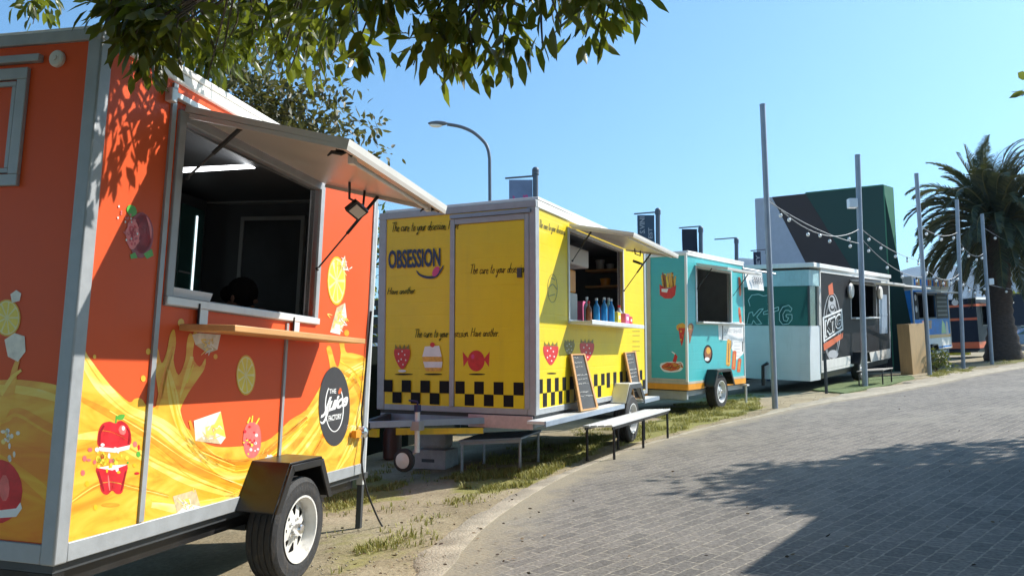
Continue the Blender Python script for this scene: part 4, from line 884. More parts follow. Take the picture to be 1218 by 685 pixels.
# drawbar with coupling and jockey wheel
m = MB(); m.hexa([(-.62, -.02, -.11), (-.55, -.02, -.11), (-1.36, -.92, -.11), (-1.42, -.90, -.11)], [(-.62, -.02, -.05), (-.55, -.02, -.05), (-1.36, -.92, -.05), (-1.42, -.90, -.05)], 0)
m.hexa([(-1.78, -.02, -.14), (-1.71, -.02, -.14), (-1.40, -.92, -.14), (-1.46, -.92, -.14)], [(-1.78, -.02, -.05), (-1.71, -.02, -.05), (-1.40, -.92, -.05), (-1.46, -.92, -.05)], 3)
m.hexa([(-1.32, -.50, -.21), (-.55, -.10, -.20), (-.52, -.13, -.20), (-1.30, -.54, -.21)], [(-1.32, -.50, -.145), (-.55, -.10, -.145), (-.52, -.13, -.145), (-1.30, -.54, -.145)], 1)
m.box(-1.47, -1.35, -1.15, -.90, -.13, -.06, 3); m.ball((-1.41, -1.17, -.09), .055, 10, 2); m.tube([(-1.41, -1.10, -.06), (-1.41, -1.05, .03), (-1.41, -.96, .04)], .012, 8, 2); m.box(-1.50, -1.40, -.72, -.68, -.22, -.14, 1)
T2.part(m, 'drawbar', ['bluegrey', 'yellow_plain', 'chrome', 'black'])
jx = T2.front(496, 545, .55)[0]; jy = -.55; jz = T2.front(480, 547, .58)[1] + .60
m = MB(); m.tube([(jx, jy, -.52 + jz), (jx, jy, .03)], .026, 12, 0); m.tube([(jx, jy, .03), (jx, jy, .10)], .034, 12, 1); m.tube([(jx, jy, .10), (jx + .0, jy, .13), (jx - .10, jy, .14)], .010, 8, 1); m.box(jx - .05, jx + .05, jy - .05, jy + .05, -.15, -.06, 2); m.tube([(jx, jy, -.50 + jz), (jx - .05, jy - .01, -.55 + jz), (jx - .13, jy - .02, -.60 + jz)], .018, 8, 2)
jk = T2.part(m, 'jockey_stand', ['alu_pale', 'print_navy', 'alu'])
m = MB(); m.lathe([(.105, -.03), (.115, -.02), (.115, .02), (.105, .03), (.08, .034), (.075, .012), (.03, .016), (.02, .04), (.001, .04)], (jx - .13, jy - .03, -.60 + jz), (0, -1, 0), 24, 1); m.lathe([(.078, .010), (.078, .032), (.04, .036), (.001, .042)], (jx - .13, jy - .032, -.60 + jz), (0, -1, 0), 24, 0); T2.part(m, 'jockey_wheel', ['alu_pale', 'rubber'], jk)

# ---- turquoise trailer
T3 = Tr((2.92, 12.69, .864), 38.25, 1.96, -1.7, 1.07, 0.45, 'food_trailer',
        label='turquoise food trailer printed with chips, pizza and hot dogs', category='food trailer', group='food trailers along the paved road')
W3, L3, H3 = 2.1, 2.70, 2.43; WIN3 = (0.43, 2.02, 1.20, 2.18)
sw3, fw3 = shell_walls(T3, W3, L3, H3, M['teal'], WIN3, 'mid')
trims(T3, W3, L3, H3, 'white', 0.03, 0.05, 0.05); window_frame(T3, WIN3, 'alu_pale', 0.05)
m = MB(); m.box(-.79, -.71, -.012, -.001, .06, 2.37); m.box(-2.06, -.03, -.014, -.001, .125, .165); T3.part(m, 'panel_trim', 'beige')
m = MB(); m.box(-2.08, .018, -.022, -.006, -.03, .075, 0); m.box(-2.08, .020, -.020, -.004, .078, .12, 1); m.box(.004, .022, -.004, .66, -.03, .075, 0); m.box(.004, .020, -.002, .66, .078, .12, 1); m.box(.004, .022, 1.66, 2.7, -.03, .075, 0); m.box(.004, .020, 1.66, 2.7, .078, .12, 1); m.box(-.95, -.78, -.03, -.023, -.16, -.04, 0); T3.part(m, 'skirt_stripe', ['orange_stripe', 'beige'])
matsf = ['print_red', 'print_gold', 'print_brown', 'print_white', 'print_black', 'print_grey', 'teal_print', 'lemon', 'green_print', 'deep_orange']
d = Decal(T3, 'front')
for i in range(26):
    u = random.uniform(786, 803); h = random.uniform(6, 13); d.ribbon([(u, 342, 1.6), (u + random.uniform(-2.5, 2.5), 337 - h, 1.6)], random.choice([1, 1, 7, 2]), 1 + (i % 4), 2)
d.poly([(784.5, 338), (790, 342), (797, 343), (804.5, 339), (803, 351), (799, 355), (791, 355), (785, 351)], 0, 6, 0); d.poly([(787, 343.5), (795, 343.5), (793.5, 348), (787, 347)], 3, 7)
d.poly([(786, 432), (810, 430), (812, 438), (806, 442), (790, 442)], 3, 1, 3); d.ell(798, 436, 11, 5, 9, 2, 16, 0, .1); 
for i in range(16): u = random.uniform(789, 806); d.ribbon([(u, 437 + random.uniform(-3, 3), .8), (u + 4, 433 + random.uniform(-2, 5), .8), (u + 7, 437, .8)], random.choice([1, 0, 2]), 3, 3)
d.poly([(800, 430), (803, 420), (806, 424), (804, 431)], 0, 3); d.ribbon([(799, 418, 1), (803, 421, 1.5)], 3, 4, 2)
d.poly([(805, 387), (812, 384), (816, 388), (815, 393), (806, 393)], 1, 1, 2); d.poly([(807, 390), (815, 390), (813, 404), (811, 412), (809, 405)], 0, 2, 0)
for u, v in [(810, 394), (812, 399), (810, 404)]: d.ell(u, v, 1.2, 1.5, random.choice([1, 8, 9]), 3, 7)
T3.part(d.mb, 'front_print', matsf, fw3, smooth=False)
d = Decal(T3, 'side', (0.04, 2.66, .13, 2.36))
d.poly([(817.5, 388), (822, 384), (825, 388), (824, 394), (822, 402), (820, 409), (819, 396)], 2, 1, 2); d.ell(821, 389, 2, 3, 1, 2, 8)
d.ell(842, 421, 5.5, 11, 4, 1, 18); d.ell(842, 420, 4, 8, 2, 2, 14); d.ell(842.5, 417, 2.6, 4, 1, 3, 10); d.ell(841, 427, 3, 2.4, 3, 3, 8)
d.poly([(854, 384), (888, 383), (888, 420), (876, 428), (866, 405), (855, 404)], 3, 1)
d.text('DUNKY SHAKES', [(861, 396), (882, 396), (882, 391), (861, 391)], 5, 2, .03); d.ribbon([(859.5, 387, .9), (859.5, 404, .9)], 4, 2, 2)
for yy in (407, 411, 415, 419, 423): d.ribbon([(873, yy, .6), (880, yy, .6)], 5, 2, 2)
d.ribbon([(883, 406, 1), (883, 418, 1)], 4, 2, 2)
for (u, v0, v1, w, mi) in [(866.5, 405, 434, 5, 1), (873, 418, 439, 4.5, 9), (879, 427, 442, 4, 9)]:
    d.ribbon([(u + 1, v0 - 1, w * .5), (u + .7, v0 + 1, w), (u, (v0 + v1) / 2, w), (u - .6, v1 - 1, w), (u - .8, v1 + .5, w * .5)], mi, 3, 4); d.ribbon([(u + .3, v0 + 3, 1), (u - .3, v1 - 3, 1)], 2 if mi == 1 else 1, 4, 3)
for (u, v) in [(879.5, 336), (880, 346), (879.5, 372), (880.5, 380)]: d.poly([(u - 1.4, v - 6), (u + 1, v - 5), (u + 1.6, v + 4), (u - .6, v + 6)], 9, 2, 2)
T3.part(d.mb, 'side_print', matsf, sw3, smooth=False)
aw3 = awning(T3, 0.38, 2.06, 2.24, 0.62, 2.13, edge='offwhite', mo='offwhite')
strut(T3, (0.03, 2.10, 1.75), (0.34, 2.06, 2.14)); strut(T3, (.03, .40, 1.8), (.3, .42, 2.15))
m = MB(); m.box(-.2, .14, .40, 2.0, 1.165, 1.195); m.box(.003, .04, 2.001, 2.66, 1.165, 1.195); T3.part(m, 'counter', 'alu_pale', bevel=.004)
m = MB(); m.box(-1.9, -1.6, 1.7, 2.2, 1.2, 1.9, 0); T3.part(m, 'drinks_fridge', 'print_navy', bevel=.02)
m = MB(); m.tube([(-.4, .75, 1.2), (-.4, .75, 1.42)], .05, 12); T3.part(m, 'steel_canister', 'chrome'); m = MB(); m.tube([(-.4, .9, 1.2), (-.4, .9, 1.5)], .04, 12); T3.part(m, 'steel_canister', 'chrome')
fender(T3, [(.66, .0), (.84, .30), (1.48, .30), (1.66, .0)], .002, .20, 'black', .06)
wheel(T3, 0.14, 1.16, -0.112, 0.325, 0.18, 'alloy')
m = MB(); m.box(-2.05, -.03, .03, .09, -.2, -.052); m.box(-.10, -.04, .09, 2.65, -.14, -.052); m.tube([(-2.0, 1.16, -.11), (.02, 1.16, -.11)], .03, 8); m.box(-1.6, -.1, .1, .12, -.22, -.06); T3.part(m, 'chassis', 'alu')
m = MB(); m.tube([(.05, 2.62, -.43), (.05, 2.62, -.06)], .025, 8); m.box(-.02, .1, 2.56, 2.68, -.08, -.05); T3.part(m, 'prop_stand', 'alu_pale')

# ---- charcoal trailer
T4 = Tr((6.308, 15.54, 1.119), 38.23, 3.54, -2.51, 1.13, 0.394, 'food_trailer',
        label='long charcoal food trailer with a pale boxed nose, in front of the green wall', category='food trailer', group='food trailers along the paved road')
W4, L4, H4 = 2.26, 7.1, 2.36; WIN4 = (2.70, 5.40, 1.25, 2.12)
sw4, fw4 = shell_walls(T4, W4, L4, H4, M['ktg'], WIN4)
trims(T4, W4, L4, H4, 'offwhite', 0.06, 0.05, 0.07); window_frame(T4, WIN4, 'alu', 0.05)
m = MB(); m.box(-W4 - .05, .06, -.62, L4 + .05, H4 + .045, H4 + .15); T4.part(m, 'roof_rim', 'white', bevel=.01)
def nose(z0, z1, s=0.0): return [(-0.005 - s, -.016, z0), (-.06 - s, -.60 + s, z0), (-W4 + .06 + s, -.60 + s, z0), (-W4 + s, -.016, z0)]
m = MB(); m.prism(list(reversed(nose(-.16, 0))), (0, 0, 1.24)); T4.part(m, 'nose_box', 'ktg_box', smooth=False)
m = MB(); m.prism(list(reversed(nose(1.085, 0, .03))), (0, 0, .90)); ng = T4.part(m, 'nose_window', 'glass', smooth=False)
m = MB(); m.prism(list(reversed(nose(1.99, 0))), (0, 0, .36)); T4.part(m, 'nose_band', mat('pale_teal_band', (.38, .58, .60), .5, dirt=.3), smooth=False)
m = MB(); m.box(-.09, -.05, -.61, -.56, 1.083, 1.988, 1); m.box(-.06, .006, -.075, -.014, 1.083, 1.988, 0); T4.part(m, 'nose_post', ['offwhite', 'dark2'])
d = Decal(T4, 'front'); d.base = 0.575
d.ab = lambda u, v: T4.front(u, v, .58)
for pl in [[(888, 386), (891, 372), (895, 371), (896, 376), (903, 368), (908, 367), (900, 377), (906, 385), (900, 386), (896, 381), (894, 386), (888, 386)],
           [(908, 371), (926, 365), (926, 369), (920, 371), (919, 386), (914, 386), (914, 373), (908, 374), (908, 371)],
           [(942, 367), (938, 363), (931, 365), (927, 372), (927, 381), (931, 386), (938, 385), (942, 380), (942, 374), (935, 374), (935, 377), (938, 378), (936, 382), (932, 381), (931, 374), (934, 369), (938, 369), (940, 371), (942, 367)],
           [(892, 364), (890, 357), (894, 351), (902, 350), (908, 352), (914, 351), (917, 356), (913, 362)]]:
    for a, b in zip(pl[:-1], pl[1:]): d.ribbon([(a[0], a[1], .8), (b[0], b[1], .8)], 0, 1, 1)
T4.part(d.mb, 'window_sign', [mat('pale_outline', (.45, .62, .60), .5)], ng, smooth=False)
d = Decal(T4, 'side')
d.ring(989.5, 388, 10.5, 40, .9, 1, 0, 30); d.ring(989.5, 392, 8, 36, .6, 1, 0, 26)
d.poly([(985, 340), (990, 336), (991.5, 350), (986, 351)], 2, 1); d.ell(989.5, 362, 4.5, 11, 1, 1, 16); d.ell(989, 356, 2.4, 3, 3, 2, 10); d.ell(990, 366, 3, 4, 3, 2, 10); d.ell(990, 365, 2, 2.4, 1, 3, 10)
d.poly([(978.5, 377), (1001.5, 367), (1003, 392), (979.5, 407)], 0, 3); d.poly([(980, 379), (1000.5, 370), (1001.8, 390), (981, 404)], 3, 4)
d.text('KTG', [(981.5, 402.5), (1001.2, 389), (1000, 371.5), (980.8, 380.5)], 0, 5, .06, 0, .95); d.text('KTG', [(982.6, 400), (1000.4, 387.5), (999.4, 374), (982, 383)], 3, 6, .02, 0, .98)
d.poly([(979.5, 409), (1003, 395), (1002, 402), (988, 412), (980, 417)], 2, 2); d.ell(991, 421, 6, 5, 1, 1, 14)
T4.part(d.mb, 'side_print', ['print_white', 'print_grey', 'deep_orange', 'print_black'], sw4, smooth=False)
for b_ in ((.004, .016, .06, 2.5, .06, .27), (.004, .016, 3.95, 7.04, .06, .27)): m = MB(); m.box(*b_); T4.part(m, 'skirt_band', 'offwhite')
m = MB(); m.box(.003, .012, 5.75, 6.75, .75, 1.9); m.box(.004, .02, 5.75, 6.75, 1.28, 1.33); T4.part(m, 'side_panel', 'bluegrey')
aw4 = awning(T4, 2.6, 5.5, 2.2, .75, 2.14, mo='offwhite', edge='offwhite')
m = MB(); m.tube([(.6, 2.6, 2.12), (.72, 5.6, 2.12), (.9, 8.4, 2.10)], .03, 8); T4.part(m, 'awning_pole', 'offwhite')
for y in (2.45, 5.62):
    m = MB(); m.lathe([(.001, 0), (.17, .01), (.2, .05), (.17, .09), (.001, .1)], (.02, y, 1.93), (1, 0, 0), 20); T4.part(m, 'round_lamp', 'offwhite')
m = MB(); m.box(-.3, .12, 2.7, 5.4, 1.21, 1.24); T4.part(m, 'counter', 'alu_pale')
fender(T4, [(2.62, .05), (2.8, .34), (3.62, .34), (3.8, .05)], .002, .2, 'black', .05)
wheel(T4, .12, 3.2, -.055, .345, .2, 'alloy')
m = MB(); m.box(-.12, -.05, .1, 7.0, -.16, -.052); m.box(-2.2, -2.13, .1, 7.0, -.16, -.052); m.box(-2.1, -.13, .1, .17, -.16, -.06); m.tube([(-2.2, 3.2, -.05), (0, 3.2, -.05)], .035, 8); m.tube([(-.1, 6.9, -.36), (-.1, 6.9, -.05)], .03, 8); m.tube([(-1.1, -.7, -.3), (-1.1, -.7, .15), (-.98, -.7, .22)], .04, 8); T4.part(m, 'chassis', 'black')

# ---- blue trailer and black trailer at the far end
z5 = gz(13.7, 25.7) + .5
T5 = Tr((13.7, 25.7, z5), 45, 3.5, 0, 1.0, .5, 'food_trailer', label='bright blue food trailer behind the plywood bin, with a white sign board on top', category='food trailer', group='food trailers along the paved road')
W5, L5, H5 = 2.0, 4.05, 2.15; WIN5 = (.5, 2.4, 1.15, 1.95)
sw5, fw5 = shell_walls(T5, W5, L5, H5, M['blue'], WIN5); trims(T5, W5, L5, H5, 'offwhite', .04, .05, .05); window_frame(T5, WIN5, 'dark2')
m = MB(); m.box(-.5, .05, -.1, 4.1, H5 + .05, H5 + .42, 0)
for i in range(18): m.box(.052, .056, .1 + i * .215, .26 + i * .215, H5 + .12, H5 + .34, 1 + (i * 7 % 3))
T5.part(m, 'sign_board', ['offwhite', 'blue', 'deep_orange', 'print_gold'], smooth=False)
m = MB(); m.box(.003, .012, 2.52, 3.9, 1.1, 2.0, 0)
for i in range(5): m.box(.013, .016, 2.6, 3.8, 1.2 + i * .16, 1.25 + i * .16, 1)
m.box(.003, .012, .1, .42, 1.1, 2.05, 0); m.ball((.014, .26, 1.85), .11, 10, 2, (.05, 1, 1)); m.ball((.014, .26, 1.45), .12, 10, 2, (.05, 1, 1)); T5.part(m, 'menu_board', ['print_black', 'dark2', 'print_grey'], smooth=False)
d = Decal(T5, 'side')
for q, mi in [([(.05, .1), (4.0, .1), (4.0, .42), (.05, .42)], 0), ([(.05, .42), (4.0, .40), (4.0, .52), (.05, .55)], 1), ([(2.9, .55), (3.1, 1.05), (3.4, .9), (3.5, .55)], 2), ([(.9, .7), (1.3, .75), (1.3, 1.05), (.8, 1.05)], 3), ([(1.5, .75), (1.8, .75), (1.9, 1.05), (1.5, 1.05)], 4), ([(3.5, .5), (3.8, .5), (3.75, .95), (3.55, 1.0)], 5)]: d.polyab(q, mi, 1)
T5.part(d.mb, 'side_print', ['print_white', 'print_gold', 'green_print', 'pink_fruit', 'print_brown', 'print_grey'], sw5, smooth=False)
awning(T5, .3, 2.6, 2.02, .8, 1.98, mo='offwhite', edge='offwhite'); wheel(T5, .1, 1.5, -.2, .31, .18, 'alloy'); fender(T5, [(1.1, -.02), (1.2, .2), (1.8, .2), (1.9, -.02)], .002, .16, 'black', .05)
m = MB(); m.box(-1.9, -.1, .1, 3.9, -.15, -.052); m.tube([(-.1, 3.9, -.5), (-.1, 3.9, -.05)], .04, 8); m.tube([(-.1, 3.4, -.5), (-.1, 3.9, -.05)], .03, 8); T5.part(m, 'chassis', 'bluegrey')
z6 = gz(19.1, 31) + .3
T6 = Tr((19.1, 31.0, z6), 50, 3.5, 0, 1.0, .3, 'food_trailer', label='dark navy food trailer with orange stripes, farthest in the row beside the palm', category='food trailer', group='food trailers along the paved road')
W6, L6, H6 = 2.2, 3.0, 2.1; WIN6 = (.6, 2.2, 1.0, 1.8)
sw6, fw6 = shell_walls(T6, W6, L6, H6, M['navy'], WIN6); trims(T6, W6, L6, H6, 'navy', .03, .05, .05); window_frame(T6, WIN6, 'dark2')
for zz, hh in ((1.78, .09), (1.22, .10), (.06, .26)):
    m = MB(); m.box(-W6 - .02, .02, -.02, -.014, zz, zz + hh); m.box(.014, .02, -.014, L6, zz if zz > 1.5 or zz < .2 else zz, zz + hh) if zz != 1.22 else None; T6.part(m, 'stripe', 'deep_orange', fw6)
m = MB(); m.lathe([(.13, 0), (.13, .02), (.001, .03)], (-.75, -.016, 1.98), (0, -1, 0), 16); T6.part(m, 'round_badge', 'offwhite')
awning(T6, .5, 2.3, 1.9, .7, 1.86, mo='offwhite', edge='offwhite'); wheel(T6, .1, 1.6, -.02, .29, .18, 'alloy')
m = MB(); m.box(-2.1, -.1, .1, 2.9, -.1, -.052); m.box(-1.2, -.3, -.3, -.1, -.2, -.1, 1); m.tube([(-1, -.02, -.08), (-1.1, -.9, -.1)], .04, 8); T6.part(m, 'chassis', ['black', 'yellow_plain'])

# ================================================================== things on and around the trailers
def tagged(o, label, cat, group=None):
    o['label'] = label; o['category'] = cat
    if group: o['group'] = group
    return o
def detach(tr, o):
    o.parent = None; o.matrix_world = tr.E.matrix_world @ Matrix.Translation((0, 0, tr.h)); return o

# ---- person bending behind the orange trailer's counter
def person():
    hu, hv = 297, 350; A = T1; d_ = -.62
    y, z = T1.side(hu, hv, d_); e = tagged(empty('person', T1.W(d_ - .08, y, 0)), 'person in dark clothes bending over the counter inside the orange trailer', 'person')
    e.rotation_euler = (0, 0, math.atan2(T1.fw.y, T1.fw.x) - math.pi / 2)
    hz = z   # height of the head above the trailer floor
    J = {'pel': (-.30, 0, .78), 'ch': (-.12, 0, hz - .22), 'ne': (.0, 0, hz - .12), 'hd': (.06, 0, hz - .02), 'top': (.09, 0, hz + .07),
         'ls': (-.10, .18, hz - .22), 'le': (.06, .24, hz - .44 + .12), 'lw': (.24, .12, 1.13), 'rs': (-.10, -.18, hz - .22), 're': (.06, -.24, hz - .32), 'rw': (.24, -.10, 1.13),
         'lh': (-.30, .10, .74), 'lk': (-.24, .11, .44), 'la': (-.30, .11, .07), 'lt': (-.14, .12, .04), 'rh': (-.30, -.10, .74), 'rk': (-.24, -.11, .44), 'ra': (-.30, -.11, .07), 'rt': (-.14, -.12, .04)}
    Rr = {'pel': .15, 'ch': .15, 'ne': .055, 'hd': .085, 'top': .07, 'ls': .07, 'le': .045, 'lw': .03, 'rs': .07, 're': .045, 'rw': .03, 'lh': .1, 'lk': .065, 'la': .045, 'lt': .04, 'rh': .1, 'rk': .065, 'ra': .045, 'rt': .04}
    ed = [('pel', 'ch'), ('ch', 'ne'), ('ne', 'hd'), ('hd', 'top'), ('ch', 'ls'), ('ls', 'le'), ('le', 'lw'), ('ch', 'rs'), ('rs', 're'), ('re', 'rw'), ('pel', 'lh'), ('lh', 'lk'), ('lk', 'la'), ('la', 'lt'), ('pel', 'rh'), ('rh', 'rk'), ('rk', 'ra'), ('ra', 'rt')]
    ks = list(J); vs = [J[k] for k in ks]; es = [(ks.index(a), ks.index(b)) for a, b in ed]; rs = [Rr[k] for k in ks]
    for side, w in ((1, 'lw'), (-1, 'rw')):          # five fingers each
        for f in range(5):
            o = len(vs); x, y_, z_ = J[w]; sp_ = (f - 2) * .018 * side
            vs += [(x + .07, y_ + sp_, z_ - .005), (x + .11 - .012 * abs(f - 2), y_ + sp_ * 1.3, z_ - .015), (x + .14 - .02 * abs(f - 2), y_ + sp_ * 1.4, z_ - .035)]
            es += [(ks.index(w), o), (o, o + 1), (o + 1, o + 2)]; rs += [.011, .009, .008]
    me = bpy.data.meshes.new('body'); me.from_pydata(vs, es, []); o = bpy.data.objects.new('body', me); COL.objects.link(o); o.parent = e
    sk = o.modifiers.new('skin', 'SKIN'); sk.use_smooth_shade = True
    for i, v in enumerate(me.skin_vertices[0].data): v.radius = (rs[i], rs[i]); v.use_root = (i == 0)
    sb = o.modifiers.new('sub', 'SUBSURF'); sb.levels = 2; sb.render_levels = 2; me.materials.append(M['skin'])
    m = MB(); m.ball((.065, 0, hz + .01), .105, 20, 0, (1.08, .88, 1.05)); m.ball((-.03, 0, hz + .0), .07, 14, 0, (1, 1, .9)); m.build('hair', 'hair', e)
    m = MB(); hx = .17
    for s in (-1, 1): m.ball((hx - .024, s * .033, hz - .03), .008, 8, 2)
    m.ball((hx, 0, hz - .055), .016, 8, 0, (1.3, .8, 1)); m.ball((hx - .02, 0, hz - .09), .018, 8, 2, (.6, 1.3, .4))
    for s in (-1, 1): m.ball((.05, s * .092, hz - .04), .02, 8, 0, (.8, .4, 1.3))
    m.build('face', ['skin', 'print_white', 'print_brown'], e)
    m = MB(); m.lathe([(.17, 0), (.19, .12), (.20, .26), (.16, .34), (.07, .38)], (-.26, 0, .74), (.38, 0, .9), 20); m.build('shirt', 'shirt', e)
    m = MB()
    for s in (-1, 1): m.tube([(-.30, s * .10, .80), (-.24, s * .11, .44), (-.30, s * .11, .10)], [.125, .085, .065], 12)
    m.build('trousers', 'shirt', e)
person()

# ---- bottles and packs on the yellow trailer's counter
def bottle(prof, mats, label, y, x, cat='bottle', cap=None, group='bottles and packs on the yellow trailer counter'):
    e = tagged(empty('bottle', T2.W(x, y, .966)), label, cat, group); e.rotation_euler = (0, 0, R(-25))
    m = MB(); m.lathe(prof, (0, 0, 0), (0, 0, 1), 16); m.build('flask', mats, e)
    top = prof[-1][1]; m = MB(); m.lathe([(prof[-1][0] + .004, -.004), (prof[-1][0] + .004, .025), (.001, .027)], (0, 0, top), (0, 0, 1), 12); m.build('cap', cap or 'print_white', e); return e
def pr(r, h, n=.35): return [(r * .92, 0), (r, .01), (r, h * .66), (r * .8, h * .76), (r * n, h * .88), (r * n, h)]
blue_m = mat('blue_drink', (.03, .28, .62), .15, var=.1); pink_m = mat('pink_pack', (.78, .16, .34), .4); pyel = mat('yellow_pack', (.82, .6, .05), .4); mint = mat('mint_bottle', (.35, .66, .62), .3); clear = mat('clear_bottle', (.5, .58, .64), .12)
bl_names = ['blue drink bottle at the open end of the yellow trailer counter', 'second tall blue drink bottle on the yellow trailer counter', 'blue drink bottle in the middle of the blue row, yellow trailer counter', 'blue drink bottle standing next to the yellow packs']
for i in range(4): bottle(pr(.040, .27 + .015 * (i % 2)), [blue_m], bl_names[i], 1.62 + .14 * i, .10 + .05 * (i % 2))
bottle(pr(.04, .28), [clear], 'clear water bottle beside the blue drink bottles', 1.50, .02); bottle(pr(.035, .22), ['print_brown'], 'brown sauce bottle at the near end of the yellow trailer counter', 1.34, .10, cap='print_red')
bottle(pr(.055, .33, .25), [mint], 'mint coloured pump bottle on the yellow trailer counter', 2.46, -.02); bottle(pr(.045, .24), [clear], 'clear bottle behind the pink pack on the counter', 2.66, .06, cap='print_red')
def pack(label, y, x, w, h, mt, name='drink_pack', cat='pack'):
    m = MB(); m.box(-w / 2, w / 2, -w * .7, w * .7, 0, h, 0); m.box(-w / 2 - .001, w / 2 + .001, -w * .4, w * .4, h * .35, h * .75, 1)
    o = m.build(name, [mt, 'print_white'], None, bevel=.008); o.location = T2.W(x, y, .966); o.rotation_euler = (0, 0, R(-25)); tagged(o, label, cat, 'bottles and packs on the yellow trailer counter')
pack('yellow pack standing beside the blue bottles', 2.22, .15, .10, .15, pyel); pack('bright pink pack on the yellow trailer counter', 2.46, .17, .13, .14, pink_m); pack('orange pack between the yellow and pink packs', 2.33, .05, .09, .17, M['orange_stripe']); pack('small red pack at the far end of the counter', 2.80, .14, .09, .12, M['print_red'])
pack('pale paper cup stack at the far end of the counter', 2.95, .08, .07, .10, M['offwhite'], 'paper_cups', 'cups'); pack('pink box on top of a white machine inside the yellow trailer', 2.55, -.45, .16, .32, pink_m, 'carton', 'carton')

# ---- blackboards leaning on the yellow trailer
def blackboard(px, label, lines):
    bl, br, tr_, tl = px
    P = []
    for (u, v, dd_) in ((*bl, .15), (*br, .15), (*tr_, .03), (*tl, .03)): y, z = T2.side(u, v, dd_); P.append(Vector((dd_, y, z)))
    e = empty('blackboard'); e.matrix_world = T2.E.matrix_world @ Matrix.Translation((0, 0, T2.h)) @ Matrix.Translation((P[0] + P[1]) / 2)
    tagged(e, label, 'blackboard', 'menu blackboards on the yellow trailer deck'); o = (P[0] + P[1]) / 2; P = [p - o for p in P]
    nrm = (P[1] - P[0]).cross(P[3] - P[0]).normalized()
    if nrm.x < 0: nrm = -nrm
    def q(a, b, k=0.0): return (P[0] * (1 - a) + P[1] * a) * (1 - b) + (P[3] * (1 - a) + P[2] * a) * b + nrm * k
    m = MB(); m.slab([q(0, 0), q(1, 0), q(1, 1), q(0, 1)], -nrm * .012); m.build('board', 'chalk_black', e, smooth=False)
    m = MB()
    for a0, a1, b0, b1 in ((0, .1, 0, 1), (.9, 1, 0, 1), (.1, .9, 0, .025), (.1, .9, .975, 1)): m.slab([q(a0, b0, -.014), q(a1, b0, -.014), q(a1, b1, -.014), q(a0, b1, -.014)], nrm * .026)
    m.build('frame', 'wood', e, smooth=False)
    m = MB(); rnd = random.Random(5)
    for i in range(lines):
        b = .92 - i * .075 if i else .93; a = .18; lim = .45 if i == 0 else rnd.uniform(.6, .84)
        if i % 4 == 3: continue
        while a < lim:
            w = rnd.uniform(.03, .08); pts = [q(a + w * t, b + rnd.uniform(-.012, .012), .002) for t in (0, .33, .66, 1)]
            m.tube(pts, .0035, 4); a += w + rnd.choice([.012, .012, .05])
    m.build('chalk_writing', 'chalk', e)
blackboard([(690, 489), (711, 485.5), (695, 420.5), (678, 421)], 'wood framed menu blackboard left of the yellow trailer wheel', 10)
blackboard([(753.7, 475), (764, 473), (755.5, 417.5), (742.3, 419)], 'narrower menu blackboard right of the yellow trailer wheel', 12)

# ---- benches
def bench(name, label, cat, corners, zt, mats, legs, slats=1, group=None, frame=.025):
    """corners: four ground-plan points (x, y), zt top height above ground"""
    c = [Vector((x, y, 0)) for x, y in corners]; o = sum(c, Vector()) / 4; g = gz(o.x, o.y); e = tagged(empty(name, (o.x, o.y, g)), label, cat, group)
    # the top follows the slope of the lot
    def w(a, b, z): p = (c[0] * (1 - a) + c[1] * a) * (1 - b) + (c[3] * (1 - a) + c[2] * a) * b; return Vector((p.x - o.x, p.y - o.y, gz(p.x, p.y) - g + z))
    m = MB()
    for i in range(slats):
        b0 = i / slats + (.012 if i else 0); b1 = (i + 1) / slats - (.012 if i < slats - 1 else 0)
        m.slab([w(0, b0, zt - .022), w(1, b0, zt - .022), w(1, b1, zt - .022), w(0, b1, zt - .022)], (0, 0, .022))
    m.build('seat', mats[0], e, bevel=.003)
    m = MB()
    for a0, a1, b0, b1 in ((.02, .98, .02, .07), (.02, .98, .93, .98)): m.slab([w(a0, b0, zt - .055), w(a1, b0, zt - .055), w(a1, b1, zt - .055), w(a0, b1, zt - .055)], (0, 0, .031))
    m.build('frame', mats[1], e)
    for a in legs:
        for b in (.05, .95):
            m = MB(); p0 = w(a, b, -.01); p1 = w(a, b, zt - .03); m.tube([p0, p1], .016, 6); m.tube([p0, p0 + Vector((0, 0, .012))], .022, 6); m.build('leg', mats[1], e)
    return e
b_dir = Vector((.9, 1.55, 0)).normalized(); b_n = Vector((-b_dir.y, b_dir.x, 0))
p0 = Vector((1.10, 8.40, 0)); p1 = Vector((2.10, 10.15, 0))
bench('bench', 'long low bench with pale slatted top in front of the yellow trailer wheel', 'bench', [(p0.x, p0.y), (p1.x, p1.y), ((p1 + b_n * .36).x, (p1 + b_n * .36).y), ((p0 + b_n * .36).x, (p0 + b_n * .36).y)], .385, ['alu_pale', 'black'], (.04, .5, .96), 4)
g0 = G(618, 559)
bench('step_table', 'low grey step table under the yellow trailer front door', 'step table', [(g0.x - .66, g0.y + .12), (g0.x + .02, g0.y - .04), (g0.x + .26, g0.y + .66), (g0.x - .42, g0.y + .82)], .345, ['bluegrey', 'alu'], (.04, .96))
g0 = G(1050, 458)
bench('low_table', 'low wooden table on the turf beside the charcoal trailer wheel', 'table', [(g0.x - .55, g0.y + .1), (g0.x + .02, g0.y - .02), (g0.x + .62, g0.y + .72), (g0.x + .05, g0.y + .9)], .36, ['wood_grey', 'black'], (.06, .94), 3)

